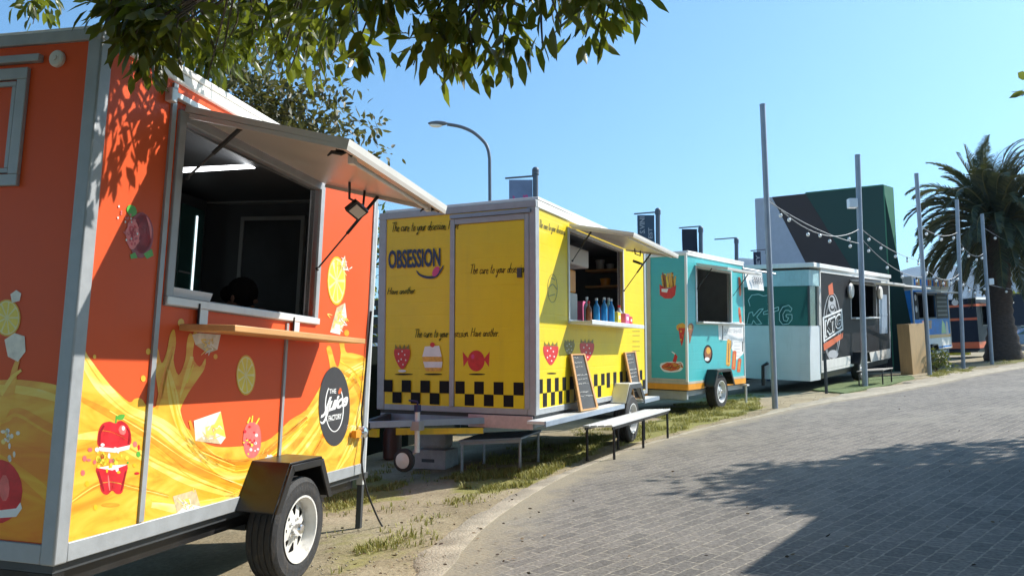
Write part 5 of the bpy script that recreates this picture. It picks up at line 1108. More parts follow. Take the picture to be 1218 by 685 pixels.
# ---- concrete blocks under the drawbar
def block(u, v, w, h, dpt, z0, label, r=.05):
    p = G(u, v); m = MB(); m.box(-w / 2, w / 2, -dpt / 2, dpt / 2, 0, h, 0); m.box(-w * .22, w * .18, -dpt / 2 - .001, -dpt / 2 + .01, h * .35, h * .55, 1) if z0 == 0 else None
    o = m.build('concrete_block', ['concrete', 'dark2'], None, bevel=r); o.location = (p.x, p.y + dpt / 2, p.z + z0 - .01); o.rotation_euler = (0, 0, R(-20)); tagged(o, label, 'block', 'grey blocks stacked under the yellow trailer drawbar')
block(516, 557, .42, .215, .36, 0, 'lower grey block of the stack under the yellow trailer drawbar', .03); block(517, 556, .34, .225, .30, .21, 'upper rounded grey block on the stack under the drawbar', .06)
m = MB(); m.lathe([(.10, 0), (.12, .02), (.12, .34), (.09, .42), (.03, .46), (.03, .52)], (0, 0, 0), (0, 0, 1), 18); o = m.build('gas_bottle', mat('brown_enamel', (.09, .035, .025), .45, dirt=.2)); p = G(462, 548); o.location = p + Vector((0, .3, -.01)); tagged(o, 'brown gas bottle standing in shade behind the jockey wheel', 'gas bottle')

# ---- galvanised poles with festoon lights
POLES = [((922, 485), (907, 125), .052, 'tallest galvanised pole, standing between turquoise and charcoal trailers'), ((1029, 460), (1020, 185), .062, 'galvanised pole in front of the charcoal trailer window'), ((1106, 446), (1090, 207), .055, 'galvanised pole standing against the plywood bin'), ((1146, 437), (1138, 238), .055, 'galvanised pole in front of the dark navy trailer'), ((1180, 432), (1168, 255), .055, 'galvanised pole in front of the palm trunk')]
ptop = []
def on_pole(i, v):
    (bu, bv), (tu, tv), r, _ = POLES[i]; b = G(bu, bv); u = tu + (bu - tu) * (v - tv) / (bv - tv); return at(u, v, b.y)
for i, ((bu, bv), (tu, tv), r, lab) in enumerate(POLES):
    b = G(bu, bv); t = at(tu, tv, b.y); e = tagged(empty('light_pole', b), lab, 'pole', 'galvanised poles carrying the string lights'); t = t - b
    m = MB(); m.tube([(0, 0, -.03), t], r, 12); m.build('shaft', 'post', e); m = MB(); m.lathe([(r * 1.06, -.01), (r * 1.06, .012), (.001, .02)], t, t, 12); m.build('cap', 'post', e)
    if i == 1: q = on_pole(1, 242) - b; m = MB(); m.box(q.x - .26, q.x - .06, q.y - .08, q.y + .08, q.z - .11, q.z + .11); m.build('junction_box', 'alu_pale', e, bevel=.01)
    if i == 4: q = on_pole(4, 335) - b; m = MB(); m.box(q.x + .06, q.x + .22, q.y - .05, q.y + .05, q.z - .1, q.z + .1); m.build('junction_box', 'alu_pale', e, bevel=.01)
def festoon(a, b, sag, n, label, r=.009, drop=.08, br=.036, skip=0.0):
    a, b = Vector(a), Vector(b); e = tagged(empty('string_light', a), label, 'string light', 'festoon lights strung between the poles'); b = b - a
    P = lambda t: b * t - Vector((0, 0, 4 * sag * t * (1 - t)))
    m = MB(); m.tube([P(i / 16) for i in range(17)], r, 5); m.build('cord', 'cord', e)
    for i in range(n):
        t = (i + .5) / n + random.uniform(-.03, .03); q = P(t); m = MB(); m.tube([q, q - Vector((0, 0, drop))], .016, 6, 1); m.ball(q - Vector((0, 0, drop + br * .9)), br, 10, 0, (1, 1, 1.15)); m.build('bulb', ['bulbglass', 'cable'], e)
festoon(on_pole(0, 233), on_pole(1, 272), .42, 4, 'string of bulbs from the tallest pole towards the second pole')
festoon(on_pole(0, 238), on_pole(1, 290), .12, 3, 'lower string of bulbs hanging left of the second pole')
festoon(on_pole(1, 271), on_pole(2, 310), .15, 5, 'string of bulbs crossing the dark green wall edge')
festoon(on_pole(1, 282), on_pole(2, 330), .25, 4, 'second lower string of bulbs over the green wall')
festoon(on_pole(2, 268), on_pole(3, 276), .2, 3, 'upper string of bulbs left of the palm crown', br=.042); festoon(on_pole(2, 315), on_pole(3, 325), .3, 5, 'lower string of bulbs over the blue trailer', br=.042)
festoon(on_pole(3, 285), on_pole(4, 300), .3, 4, 'string of bulbs in front of the palm crown', br=.042); festoon(on_pole(3, 330), on_pole(4, 336), .3, 5, 'lowest string of bulbs before the palm trunk', br=.042)
festoon(on_pole(4, 270), on_pole(4, 270) + Vector((5, 3.5, -.2)), .3, 3, 'string of bulbs running right from the palm pole', br=.045); festoon(on_pole(4, 338), on_pole(4, 338) + Vector((5, 3.5, .1)), .1, 2, 'nearly level wire running right from the palm pole', br=.04)
b = G(983, 467); m = MB(); m.tube([(0, 0, -.02), (0, 0, .82)], .035, 8); m.tube([(0, 0, .82), (0, 0, .85)], .042, 8); o = m.build('stake', 'dark2'); o.location = b; tagged(o, 'short dark stake standing at the edge of the green turf mat', 'stake')

# ---- white cloth sign between turquoise and charcoal trailers, hung from a rail
q = [at(885, 321, 15.4), at(906.5, 324, 15.9), at(909, 345.6, 15.9), at(890.5, 344.3, 15.4)]
e = tagged(empty('cloth_sign', q[0]), 'white cloth sign hanging from a rail right of the turquoise trailer', 'sign'); o = q[0]
m = MB(); gp = []
for j in range(7):
    for i in range(9):
        a, b_ = i / 8, j / 6; p = (q[0] * (1 - a) + q[1] * a) * (1 - b_) + (q[3] * (1 - a) + q[2] * a) * b_ - o; p.y += .02 * math.sin(a * 7 + b_ * 2); gp.append(p)
m.add(gp + [p + Vector((0, .006, 0)) for p in gp], [(j * 9 + i, j * 9 + 9 + i, j * 9 + 10 + i, j * 9 + i + 1) for j in range(6) for i in range(8)] + [(63 + j * 9 + i, 63 + j * 9 + i + 1, 63 + j * 9 + 10 + i, 63 + j * 9 + 9 + i) for j in range(6) for i in range(8)])
m.build('cloth', 'white', e)
m = MB()
for k in range(3):
    a = .35
    while a < .85: p = gp[int(2 + k * 1) * 9 + int(a * 8)] ; pp = (q[0] * (1 - a) + q[1] * a) * (1 - (.4 + k * .13)) + (q[3] * (1 - a) + q[2] * a) * (.4 + k * .13) - o + Vector((0, -.03, 0)); m.tube([pp, pp + Vector((.035, 0, .05)), pp + Vector((.06, 0, -.01))], .008, 4); a += .11
m.build('lettering', 'print_grey', e)
m = MB(); r0 = T3.W(.0, 2.66, 2.33) - o; r1 = at(922, 326, 16.2) - o; m.tube([r0, r1], .025, 6); m.build('rail', 'bluegrey', e)

# ---- big cladded wall behind the charcoal trailer
def feature_wall():
    BR, BL = at(1062, 440, 24.4), at(905, 440, 28.2); BR.z = gz(BR.x, BR.y) - .3; BL.z = gz(BL.x, BL.y) - .3
    e = tagged(empty('feature_wall', (BL + BR) / 2), 'tall cladded wall in diagonal pale grey, brown and dark green bands', 'wall'); o = (BL + BR) / 2
    tr_, tl = at(1062, 221, BR.y), at(905, 236.5, BL.y); tr_.x, tl.x = BR.x, BL.x
    ex = (BR - BL); ex.z = 0; Lw = ex.length; ex.normalize(); n = Vector((ex.y, -ex.x, 0))
    def w(a, z): p = BL + ex * a; return Vector((p.x, p.y, z)) - o
    ztl, ztr = tl.z, tr_.z; zb = min(BL.z, BR.z)
    def zt(a): return ztl + (ztr - ztl) * a / Lw
    def aw_(u, v):   # photo -> wall plane
        r = ray(u, v); t = (BL - CAM).dot(n) / r.dot(n); p = CAM + r * t; return (p - BL).dot(ex), p.z
    a1, _ = aw_(918, 236); a2, z2 = aw_(961, 318); a3, _ = aw_(958, 231); a4, z4 = aw_(1012, 318)
    s1 = (a2 - a1) / (zt(a1) - z2); s2 = (a4 - a3) / (zt(a3) - z4)
    b1, b2 = a1 + s1 * (zt(a1) - zb), a3 + s2 * (zt(a3) - zb)
    def face(nm, pts, mt):
        m = MB(); m.prism([w(a, z) for a, z in pts], -n * .62); m.build(nm, mt, e, smooth=False)
    face('pale_band', [(0, zb), (b1, zb), (a1, zt(a1)), (0, zt(0))], 'pale_wall'); face('brown_band', [(b1 + .003, zb), (b2, zb), (a3, zt(a3)), (a1 + .003, zt(a1))], 'brown_wall'); face('green_band', [(b2 + .003, zb), (Lw, zb), (Lw, zt(Lw)), (a3 + .003, zt(a3))], 'green_wall')
    m = MB(); p = w(Lw, 0); q_ = lambda k, z: Vector((BR.x, BR.y, z)) - o + ex * .004 - n * (k - .01)
    m.slab([q_(0, zb), q_(.64, zb), q_(.64, zt(Lw) + .02), q_(0, zt(Lw) + .02)], ex * .04); m.build('edge_cladding', 'green_edge', e)
    m = MB(); m.slab([w(a3, zt(a3) + .003), w(Lw, zt(Lw) + .003), w(Lw, zt(Lw) + .045), w(a3, zt(a3) + .045)], -n * .62); m.build('coping', 'green_edge', e)
feature_wall()

# ---- plywood bin
T7 = Tr(tuple(G(1086, 444.5)), 52, 3.5, 0, 1.0, 0.0, 'plywood_bin', label='tall open plywood bin standing at the end of the turf', category='bin')
m = MB(); m.box(-.34, 0, 0, .03, -.02, 1.42, 0); m.box(-.03, 0, .031, 1.0, -.02, 1.42, 0); m.box(-.34, -.31, .031, 1.0, -.02, 1.42, 0); m.box(-.309, -.031, .97, 1.0, -.02, 1.42, 0); T7.part(m, 'panels', 'ply', bevel=.003)
m = MB(); m.box(-.305, -.035, .035, .965, -.01, .02); T7.part(m, 'base', 'ply')
# ---- street lamp and banner posts behind the trailers
def street_lamp():
    Y = 30.0; b = at(583.5, 430, Y); b.z = gz(b.x, b.y); e = tagged(empty('street_lamp', b), 'tall grey street lamp with curved arm above the yellow trailer', 'street lamp')
    pts = [(0, 0, -.02)] + [at(u, v, Y) - b for u, v in [(583, 300), (582.5, 205), (582, 186), (579, 174), (573, 166), (562, 157), (548, 151), (532, 148)]]
    m = MB(); m.tube(sp(pts, 4, False), .07, 10); m.build('pole', 'darkpost', e)
    q = at(521, 147, Y) - b; m = MB(); m.ball(q, .42, 14, 0, (1, .38, .24)); m.ball(q + Vector((-.08, 0, -.07)), .28, 12, 1, (1, .42, .38)); m.build('lamp_head', ['darkpost', 'bulbglass'], e)
street_lamp()
def banner(u, vt, Y, box, label, fabric, text=None, tcol='print_grey', bent=0):
    b = at(u, 430, Y); b.z = gz(b.x, b.y); e = tagged(empty('banner_post', b), label, 'banner post', 'banner posts behind the trailers'); t = at(u, vt + 12, Y) - b
    m = MB(); m.tube([(0, 0, -.02), (t.x, t.y, t.z)], .058, 10); m.ball(t + Vector((0, 0, .09)), .075, 10); m.tube([t, t + Vector((0, 0, .05))], .075, 10); m.build('post', 'darkpost', e)
    u0, u1, v0, v1 = box; q0 = at(u0, v0, Y) - b; q1 = at(u1, v1, Y) - b
    m = MB(); m.tube([(t.x, t.y, q0.z + .08), (q0.x - .08, q0.y, q0.z + .03)], .02, 6); m.build('arm', 'darkpost', e)
    if fabric:
        m = MB(); n_ = 8
        for i in range(n_ + 1):
            for j in range(2): a = i / n_; m.v.append((q0.x + .1 * 0 + (q1.x - q0.x) * j, q0.y + .015 * math.sin(a * 5), q0.z + (q1.z - q0.z) * a))
        nn = len(m.v); m.v += [(x, y + .006, z) for x, y, z in m.v]
        for i in range(n_): m.f += [(2 * i, 2 * i + 2, 2 * i + 3, 2 * i + 1), (nn + 2 * i, nn + 2 * i + 1, nn + 2 * i + 3, nn + 2 * i + 2)]; m.mi += [0, 0]
        f = m.build('fabric', fabric, e)
        if text:
            vs = []
            m = MB()
            for s_, (x0, x1, z0, z1) in text:
                tv, tf = text_geo(s_, .02); vs = [(q0.x + (q1.x - q0.x) * (x0 + (x1 - x0) * (1 - y_)), q0.y - .025, q0.z + (q1.z - q0.z) * (1 - (z0 + (z1 - z0) * x_))) for x_, y_ in tv]; m.add(vs, tf, 0)
            m.build('lettering', tcol, f, smooth=False)
banner(637, 196, 15.0, (605.5, 633.5, 214, 262), 'banner post with pale blue and pink banner above the yellow trailer', mat('pale_blue_banner', (.20, .27, .42), .7), [('bs', (.5, .8, .45, .62)), ('pow', (.15, .3, .4, .6))], 'print_pink')
banner(782.5, 243, 18.6, (758, 779, 256, 296), 'banner post with slate banner lettered upright above the turquoise trailer', mat('slate_banner', (.055, .085, .125), .7), [('S.VINI', (.12, .42, .45, .95)), ('EST', (.62, .86, .3, .62))])
banner(833.5, 264, 20.8, (811, 830, 272.5, 306), 'banner post with plain black banner above the turquoise trailer', mat('black_banner', (.012, .014, .03), .7))
banner(876, 277, 22.5, (853, 872, 286, 300), 'bare banner post with an empty arm, no banner', None)
banner(913, 290, 23.6, (896, 905.5, 299.5, 318), 'banner post with small dark banner beside the tallest pole', mat('ink_banner', (.02, .03, .06), .7), [('EY', (.3, .8, .2, .8))])
# ---- slatted fence glimpsed between the orange and yellow trailers
e = tagged(empty('slatted_fence', (-2.6, 14.0, gz(-2.6, 14))), 'dark slatted fence glimpsed between the orange and yellow trailers', 'fence')
m = MB()
for i in range(13): m.box(-1.8, 2.2, 0, .03, .3 + i * .17, .41 + i * .17)
m.build('slats', 'dark2', e); 
for x in (-1.8, .2, 2.2): m = MB(); m.box(x - .04, x + .04, .032, .1, -.02, 2.6); m.build('post', 'darkpost', e)

FP = [(-4.4, 7.6), (-2.7, 9.4), (-.9, 13.0), (.3, 15.7), (2.0, 18.4), (4.3, 20.4), (8.3, 26.0)]  # low black sheet added behind the row to keep ground under trailers dark
e = tagged(empty('dark_backdrop', (-.9, 13.0, gz(-.9, 13.0))), 'low dark backdrop added behind the row of trailers to block skylight', 'fence'); o = e.location.copy()
m = MB(); fp = sp(FP, 6, False)
for a, b in zip(fp[:-1], fp[1:]):
    t_ = (Vector((*b, 0)) - Vector((*a, 0))).normalized(); n_ = Vector((-t_.y, t_.x, 0)) * .012
    q_ = [Vector((a[0], a[1], gz(*a) - .02)) - o, Vector((b[0], b[1], gz(*b) - .02)) - o, Vector((b[0], b[1], gz(*b) + 1.5 + .03 * mnoise.noise((b[0] * 2, b[1] * 2, 0)))) - o, Vector((a[0], a[1], gz(*a) + 1.5 + .03 * mnoise.noise((a[0] * 2, a[1] * 2, 0)))) - o]; m.slab(q_, n_)
m.build('cloth', mat('backdrop_black', (.012, .016, .014), .9, spec=.05), e, smooth=False)
for a in fp[::3]: m = MB(); p = Vector((a[0], a[1], gz(*a))) - o; m.tube([p + Vector((0, .06, -.05)), p + Vector((0, .06, 1.6))], .03, 6); m.build('post', 'darkpost', e)
# ---- far right: parked cars, hoarding, low building
def car(x, y, rot, paint, label):
    e = tagged(empty('parked_car', (x, y, gz(x, y)), (0, 0, R(rot))), label, 'car', 'cars parked behind the palm')
    prof = [(-2.1, .35), (-2.1, .75), (-1.95, .95), (-1.5, 1.0), (-1.0, 1.42), (.3, 1.45), (1.0, 1.0), (1.9, .88), (2.1, .7), (2.1, .35)]
    m = MB(); m.prism([(px_, -.82, pz) for px_, pz in prof], (0, 1.64, 0)); m.build('body', paint, e, bevel=.06)
    m = MB(); m.prism([(-1.42, -.83, 1.0), (-.98, -.83, 1.36), (.26, -.83, 1.38), (.85, -.83, 1.0)], (0, 1.66, 0)); m.build('windows', 'glass', e)
    for wx in (-1.3, 1.3):
        for wy in (-.80, .80):
            w = child_empty('wheel', e); m = MB(); m.lathe([(.2, -.09), (.3, -.09), (.32, 0), (.3, .09), (.2, .09)], (wx, wy, .32), (0, 1, 0), 20); m.build('tyre', 'rubber', w); m = MB(); m.lathe([(.2, -.08), (.001, -.085)], (wx, wy, .32), (0, 1, 0), 16); m.lathe([(.2, .08), (.001, .085)], (wx, wy, .32), (0, 1, 0), 16); m.build('rim', 'alu', w)
    for s in (-1, 1): m = MB(); m.ball((2.08, s * .6, .72), .1, 8, 0, (.5, 1.4, .8)); m.build('headlight', 'bulbglass', e)
bp_ = mat('blue_grey_car', (.14, .22, .33), .25, coat=.5)
car(33.5, 49, 160, bp_, 'pale blue grey car parked on the grass right of the palm'); car(37.5, 55, 175, mat('silver_car', (.5, .52, .55), .25, coat=.5), 'silver car parked behind the blue grey car, right of the palm')
p = at(1203, 372, 60); e = tagged(empty('hoarding', (p.x, p.y, gz(p.x, p.y))), 'faded red and white hoarding on posts right of the palm', 'hoarding'); z0 = p.z - gz(p.x, p.y)
m = MB(); m.box(-.9, .5, 0, .1, z0 - 1, z0 + 1.2, 0); m.box(.55, .9, 0, .1, z0 - 1, z0 + 1.2, 1); m.build('panel', [mat('faded_red', (.34, .14, .16), .7), 'offwhite'], e)
for x in (-.7, .7): m = MB(); m.box(x - .06, x + .06, .11, .2, -.02, z0 + 1.2); m.build('post', 'darkpost', e)
p = at(1211, 368, 52); e = tagged(empty('notice_board', (p.x, p.y, gz(p.x, p.y))), 'dark blue notice board on a post at the right edge', 'notice board'); z0 = p.z - gz(p.x, p.y)
m = MB(); m.box(-.45, .45, 0, .1, z0 - 1.1, z0 + 1.1); m.build('panel', 'navy', e); m = MB(); m.box(-.08, .08, .101, .2, -.02, z0 + 1.1); m.build('post', 'darkpost', e)
def low_building(x, y, w, dpt, h, wall, roof, label, wins=4, rot=0):
    e = tagged(empty('low_building', (x, y, gz(x, y) - .2), (0, 0, R(rot))), label, 'building'); m = MB(); m.box(-w / 2, w / 2, 0, dpt, 0, h); m.build('wall', wall, e, smooth=False)
    m = MB(); m.box(-w / 2 - .3, w / 2 + .3, -.3, dpt + .3, h + .003, h + .35); m.build('roof', roof, e)
    for i in range(wins): xx = -w / 2 + w * (i + .5) / wins; f = MB().box(xx - w / wins * .3, xx + w / wins * .3, -.06, -.002, h * .35, h * .8).build('window', 'offwhite', e); MB().box(xx - w / wins * .26, xx + w / wins * .26, -.075, -.062, h * .39, h * .76).build('pane', 'glass', f)
low_building(27, 74, 22, 9, 4.4, mat('pale_plaster', (.42, .44, .48), .8), 'bluegrey', 'long low pale building with blue grey roof behind the turquoise trailer', 5, -8)
low_building(62, 88, 16, 10, 4.6, mat('brown_plaster', (.30, .24, .20), .8), 'brown_wall', 'low brown building behind the parked cars', 4)
low_building(50, 96, 12, 8, 5.0, mat('cream_plaster', (.45, .42, .36), .8), 'deep_orange', 'cream house with red roof glimpsed past the palm', 3)
# ---- kiosk just outside the frame, whose shadow lies on the paving
P1, P2 = Vector((2.17, 5.35, 0)), Vector((1.25, 4.04, 0)); sd = Vector((math.sin(R(SUN_AZ)), math.cos(R(SUN_AZ)), 0)); hk = 2.75; off = sd * hk / math.tan(R(SUN_EL))
Q1, Q2 = P1 + off, P2 + off; ee = (Q1 - Q2); ang = math.atan2(ee.y, ee.x); le = ee.length; kb = (Q1 + Q2) / 2; gk = gz(P1.x, P1.y) + 0.0
e = tagged(empty('kiosk', (kb.x, kb.y, gz(kb.x, kb.y)), (0, 0, ang)), 'grey kiosk standing on the paving', 'kiosk'); dz = gk + hk - gz(kb.x, kb.y)
m = MB(); m.box(-le / 2 + .02, le / 2 - .02, -3.6, -.04, -.02, dz - .08); m.build('wall', 'dark2', e, smooth=False); m = MB(); m.box(-le / 2, le / 2, -3.7, 0, dz - .078, dz); m.build('roof', 'alu', e)
m = MB(); m.box(-le / 2 + .3, le / 2 - .3, -.035, -.02, 1.0, 1.9); m.build('window', 'glass', e)

# ================================================================== vegetation
def leaves(name, P, Dr, ln, wd, mt, parent, curl=.18, fold=.25):
    """P: leaf bases, Dr: directions; each leaf is a folded, drooping blade"""
    n = len(P); Dr = Dr / np.linalg.norm(Dr, axis=1, keepdims=True); up = rng.normal(size=(n, 3)); up[:, 2] += .8
    S = np.cross(Dr, up); S /= np.linalg.norm(S, axis=1, keepdims=True) + 1e-9; Nn = np.cross(S, Dr); l = ln * rng.uniform(.65, 1.2, (n, 1)); w = wd * rng.uniform(.75, 1.2, (n, 1))
    def pt(a, s, k): return P + Dr * l * a + S * w * s + Nn * l * k
    V = np.stack([pt(0, 0, 0), pt(.28, -.42, fold * .12), pt(.28, 0, 0 - .02), pt(.28, .42, fold * .12), pt(.66, -.40, fold * .10 - curl * .4), pt(.66, 0, -.02 - curl * .4), pt(.66, .40, fold * .10 - curl * .4), pt(1, 0, -curl)], 1).reshape(-1, 3)
    T = np.array([(0, 2, 1, 1), (0, 3, 2, 2), (1, 2, 5, 4), (2, 3, 6, 5), (4, 5, 7, 7), (5, 6, 7, 7)]); fs = (T[None] + (np.arange(n) * 8)[:, None, None]).reshape(-1, 4).tolist(); fs = [tuple(dict.fromkeys(f)) for f in fs]
    me = bpy.data.meshes.new(name); me.from_pydata(V.tolist(), [], fs); me.materials.append(M[mt]); me.shade_smooth(); o = bpy.data.objects.new(name, me); COL.objects.link(o); o.parent = parent; return o
def cluster_leaves(C, Rr, n, droop=.5):
    """n leaves round each cluster centre"""
    C = np.asarray(C, float); k = len(C); Rr = np.broadcast_to(np.asarray(Rr, float), (k,)); idx = np.repeat(np.arange(k), n)
    off = rng.normal(size=(len(idx), 3)); off /= np.linalg.norm(off, axis=1, keepdims=True); rad = Rr[idx][:, None] * rng.uniform(0, 1, (len(idx), 1)) ** .6
    D_ = off * .8 + rng.normal(size=off.shape) * .4; D_[:, 2] -= droop; return C[idx] + off * rad, D_

def near_tree():
    base = Vector((-4.9, 4.9, gz(-4.9, 4.9))); e = tagged(empty('leafy_tree', base), 'broad leaved tree whose branches hang over the orange trailer', 'tree', 'trees around the trailers')
    poly = [(122, -40), (126, 8), (140, 40), (152, 62), (172, 74), (186, 62), (206, 58), (226, 72), (250, 92), (272, 84), (300, 66), (330, 82), (352, 100), (372, 96), (392, 84), (405, 66), (420, 30), (445, 38), (462, 66), (486, 84), (512, 102), (540, 108), (560, 102), (590, 92), (612, 84), (630, 66), (650, 58), (668, 62), (690, 66), (704, 54), (722, 36), (744, 18), (750, -10), (735, -70), (690, -150), (560, -260), (300, -300), (120, -200)]
    C = []; tries = 0
    while len(C) < 640 and tries < 30000:
        tries += 1; u, v = random.uniform(110, 760) if tries % 3 else random.uniform(110, 400), random.uniform(-300, 115)
        if v > -60 or random.random() < .75:
            if in_poly(u + (18 if u > 560 else 0), v + (16 if u < 330 else 16 + min(46, (u - 330) / 1.8)), poly):
                Y = (3.95 + random.uniform(-.2, .4)) if u < 300 else ((3.95 - (u - 300) / 110 * .95 + random.uniform(-.12, .2)) if u < 410 else 3.0 - (u - 410) / 340 * .35 + random.uniform(-.35, .05)); C.append(at(u, v, Y))
    # drooping sprays that break the outline
    for u, v, n in [(362, 82, 2), (376, 100, 2), (396, 66, 2), (404, 84, 1), (424, 92, 2), (432, 100, 1), (152, 70, 2), (172, 82, 2), (166, 96, 1), (536, 104, 2), (560, 100, 2), (500, 92, 2), (612, 96, 1), (640, 76, 1), (694, 70, 1), (700, 62, 2), (736, 30, 2), (748, 14, 2), (736, 8, 2), (744, 22, 1), (726, 40, 2), (716, 50, 2), (600, 84, 2), (580, 98, 2), (520, 96, 2), (250, 88, 2), (236, 84, 2), (268, 80, 1), (420, 40, 2), (440, 30, 2), (46, 26, 2), (40, 12, 2), (50, 14, 2), (54, 6, 1), (36, -6, 2), (44, -14, 2)]:
        Y = (3.8 if u < 300 else max(2.75, 3.8 - (u - 300) / 110 * .85)) if u > 100 else 4.6
        for _ in range(n): C.append(at(u + random.uniform(-4, 4), v + random.uniform(-5, 3) - (12 if u < 330 else 40), Y + random.uniform(-.1, .1)))
    for u, v in [(138, 28), (150, 46), (160, 60), (172, 68), (184, 62), (196, 50), (150, 20), (168, 36), (186, 38), (204, 40), (176, 84), (214, 52), (132, 10), (160, 12)]:
        for _ in range(3): C.append(at(u + random.uniform(-6, 6), v - 24 + random.uniform(-6, 6), 2.8 + random.uniform(-.12, .12)))
    Cn = np.array([tuple(c) for c in C]) - np.array(base); P, D_ = cluster_leaves(Cn, .12, 9, .9)
    leaves('crown', P, D_, .102, .036, 'leaf', e)
    # trunk, boughs, twigs
    m = MB(); top = Vector((.5, -.2, 3.7)); m.tube(sp([(0, 0, -.1), (.1, .05, 1.2), (.3, -.05, 2.4), tuple(top)], 4, False), [.24 - .008 * i for i in range(13)], 10)
    bo = []
    for tgt in [at(230, -60, 3.9), at(420, -90, 3.5), at(640, -60, 3.0), at(330, -220, 3.8), at(540, -160, 3.2), at(60, -60, 4.6)]:
        q = Vector(tgt) - base; mid = top.lerp(q, .5) + Vector((0, 0, .25)); pts = [Vector(x_) for x_ in sp([tuple(top), tuple(mid), tuple(q)], 6, False)]; m.tube(pts, [.10 - .085 * i / (len(pts) - 1) for i in range(len(pts))], 7); bo += pts[3:]
    m.build('trunk', 'bark', e)
    tw = MB(); bn = np.array([tuple(b_) for b_ in bo])
    for c in Cn[::2]:
        j = int(((bn - c) ** 2).sum(1).argmin()); a = Vector(bn[j]); b_ = Vector(c); tw.tube([a, a.lerp(b_, .5) + Vector((0, 0, .06)), b_, b_ + Vector((random.uniform(-.04, .04), 0, -.09))], [.010, .007, .004, .003], 4)
    tw.build('twigs', 'bark', e)
near_tree()

def sky_blocker_tree(x, y, x0, x1, label):
    # unseen crown added above and behind the view to cut skylight on shaded faces
    base = Vector((x, y, gz(x, y))); e = tagged(empty('leafy_tree', base), label, 'tree', 'trees around the trailers'); C = []
    while len(C) < 1000:
        q = Vector((random.uniform(x0, x1), random.uniform(-6.5, 4.3), random.uniform(3.1, 6.6)))
        if q.y < 2.6 + .39 * (q.z - 2.6) - .3 * abs(mnoise.noise(q)): C.append(q)
    P, D_ = cluster_leaves(np.array([tuple(c - base) for c in C]), .32, 13, .5); leaves('crown', P, D_, .26, .13, 'leaf', e)
    m = MB(); m.tube([(0, 0, -.1), (.1, .05, 2), (.05, .2, 4)], [.26, .2, .16], 10)
    for c in C[::40]: m.tube([(.05, .2, 3.6), Vector((.05, .2, 4)).lerp(c - base, .5), c - base], [.10, .06, .02], 5)
    m.build('trunk', 'bark', e)
sky_blocker_tree(-4.2, -2.6, -7, .8, 'unseen broad leaved tree added behind the viewpoint to block skylight, on the left'); sky_blocker_tree(4.6, -2.2, .8, 8.5, 'unseen broad leaved tree added behind the viewpoint to block skylight, on the right')

def crown_tree(name, x, y, ctr, rad, n, lf, ln, wd, mt, label, trunk_r=.14, per=8, cr=.2, shell=.5, droop=.25, group='trees around the trailers', extra=()):
    g = gz(x, y); base = Vector((x, y, g)); e = tagged(empty(name, base), label, 'tree', group); C = []
    c0 = Vector(ctr) - base
    for _ in range(n):
        d_ = Vector(rng.normal(size=3)).normalized(); rr = shell + (1 - shell) * random.random(); w = 1 + .22 * mnoise.noise(d_ * 2.3 + Vector((x, y, 0)))
        C.append(c0 + Vector((d_.x * rad[0], d_.y * rad[1], d_.z * rad[2])) * rr * w)
    C += [Vector(q) - base for q in extra]
    P, D_ = cluster_leaves(np.array([tuple(c) for c in C]), cr, per, droop); leaves('crown', P, D_, ln, wd, mt, e)
    m = MB(); k0 = c0 - Vector((0, 0, rad[2] * .55)); m.tube([(0, 0, -.1), k0 * .5 + Vector((.05, 0, 0)), k0], [trunk_r, trunk_r * .8, trunk_r * .6], 9)
    for i in range(9):
        q = C[(i * 37) % len(C)]; m.tube([k0 * .9, k0.lerp(q, .5) + Vector((0, 0, .1)), q], [trunk_r * .45, trunk_r * .25, .012], 5)
    m.build('trunk', 'bark', e); return e
crown_tree('small_leaved_tree', -3.2, 9.2, at(280, 160, 8.9), (1.75, 1.2, 1.2), 900, 0, .11, .05, 'leaf2', 'small leaved tree rising behind the orange trailer roof', per=9, cr=.2, shell=.25, extra=[at(440, 172, 8.9), at(452, 180, 8.9), at(430, 165, 8.9), at(444, 188, 8.9), at(420, 158, 8.9), at(400, 140, 8.9)])
crown_tree('dark_tree', -2.7, 17, Vector((-2.9, 17, 3.1)), (1.4, 1.2, 1.6), 160, 0, .2, .08, 'leaf', 'dark tree glimpsed in the gap behind the yellow trailer', per=9, cr=.35)
# crown found from the shadow it throws on the paving
SH = [(812, 592), (845, 574), (880, 558), (930, 552), (985, 552), (1030, 534), (1100, 530), (1160, 527), (1240, 520), (1330, 530), (1330, 600), (1200, 625), (1060, 615), (985, 600), (920, 596), (870, 598)]
EX = []; tn = math.tan(R(SUN_EL))
while len(EX) < 900:
    u, v = (random.uniform(805, 1335), random.uniform(515, 630)) if len(EX) % 3 else (random.uniform(930, 1335), random.uniform(560, 625))
    if not in_poly(u, v, SH): continue
    S_ = G(u, v); h_ = random.uniform(3.3, 5.4) if v < 590 else random.uniform(2.9, 4.2); q = S_ + sd * (h_ / tn) + Vector((0, 0, h_))
    if CX + F * q.x / q.y > 1305: EX.append(q)
WG = [(1045, 620), (1340, 606), (1340, 720), (985, 720), (985, 690)]; k_ = len(EX)  # extra leaf clusters added out of view to deepen the paving shadow
while len(EX) < k_ + 420:
    u, v = random.uniform(900, 1340), random.uniform(600, 720)
    if not in_poly(u, v, WG): continue
    S_ = G(u, v); h_ = random.uniform(4.0, 8.5); q = S_ + sd * (h_ / tn) + Vector((0, 0, h_))
    if CX + F * q.x / q.y > 1305: EX.append(q)
cc = sum(EX, Vector()) / len(EX)
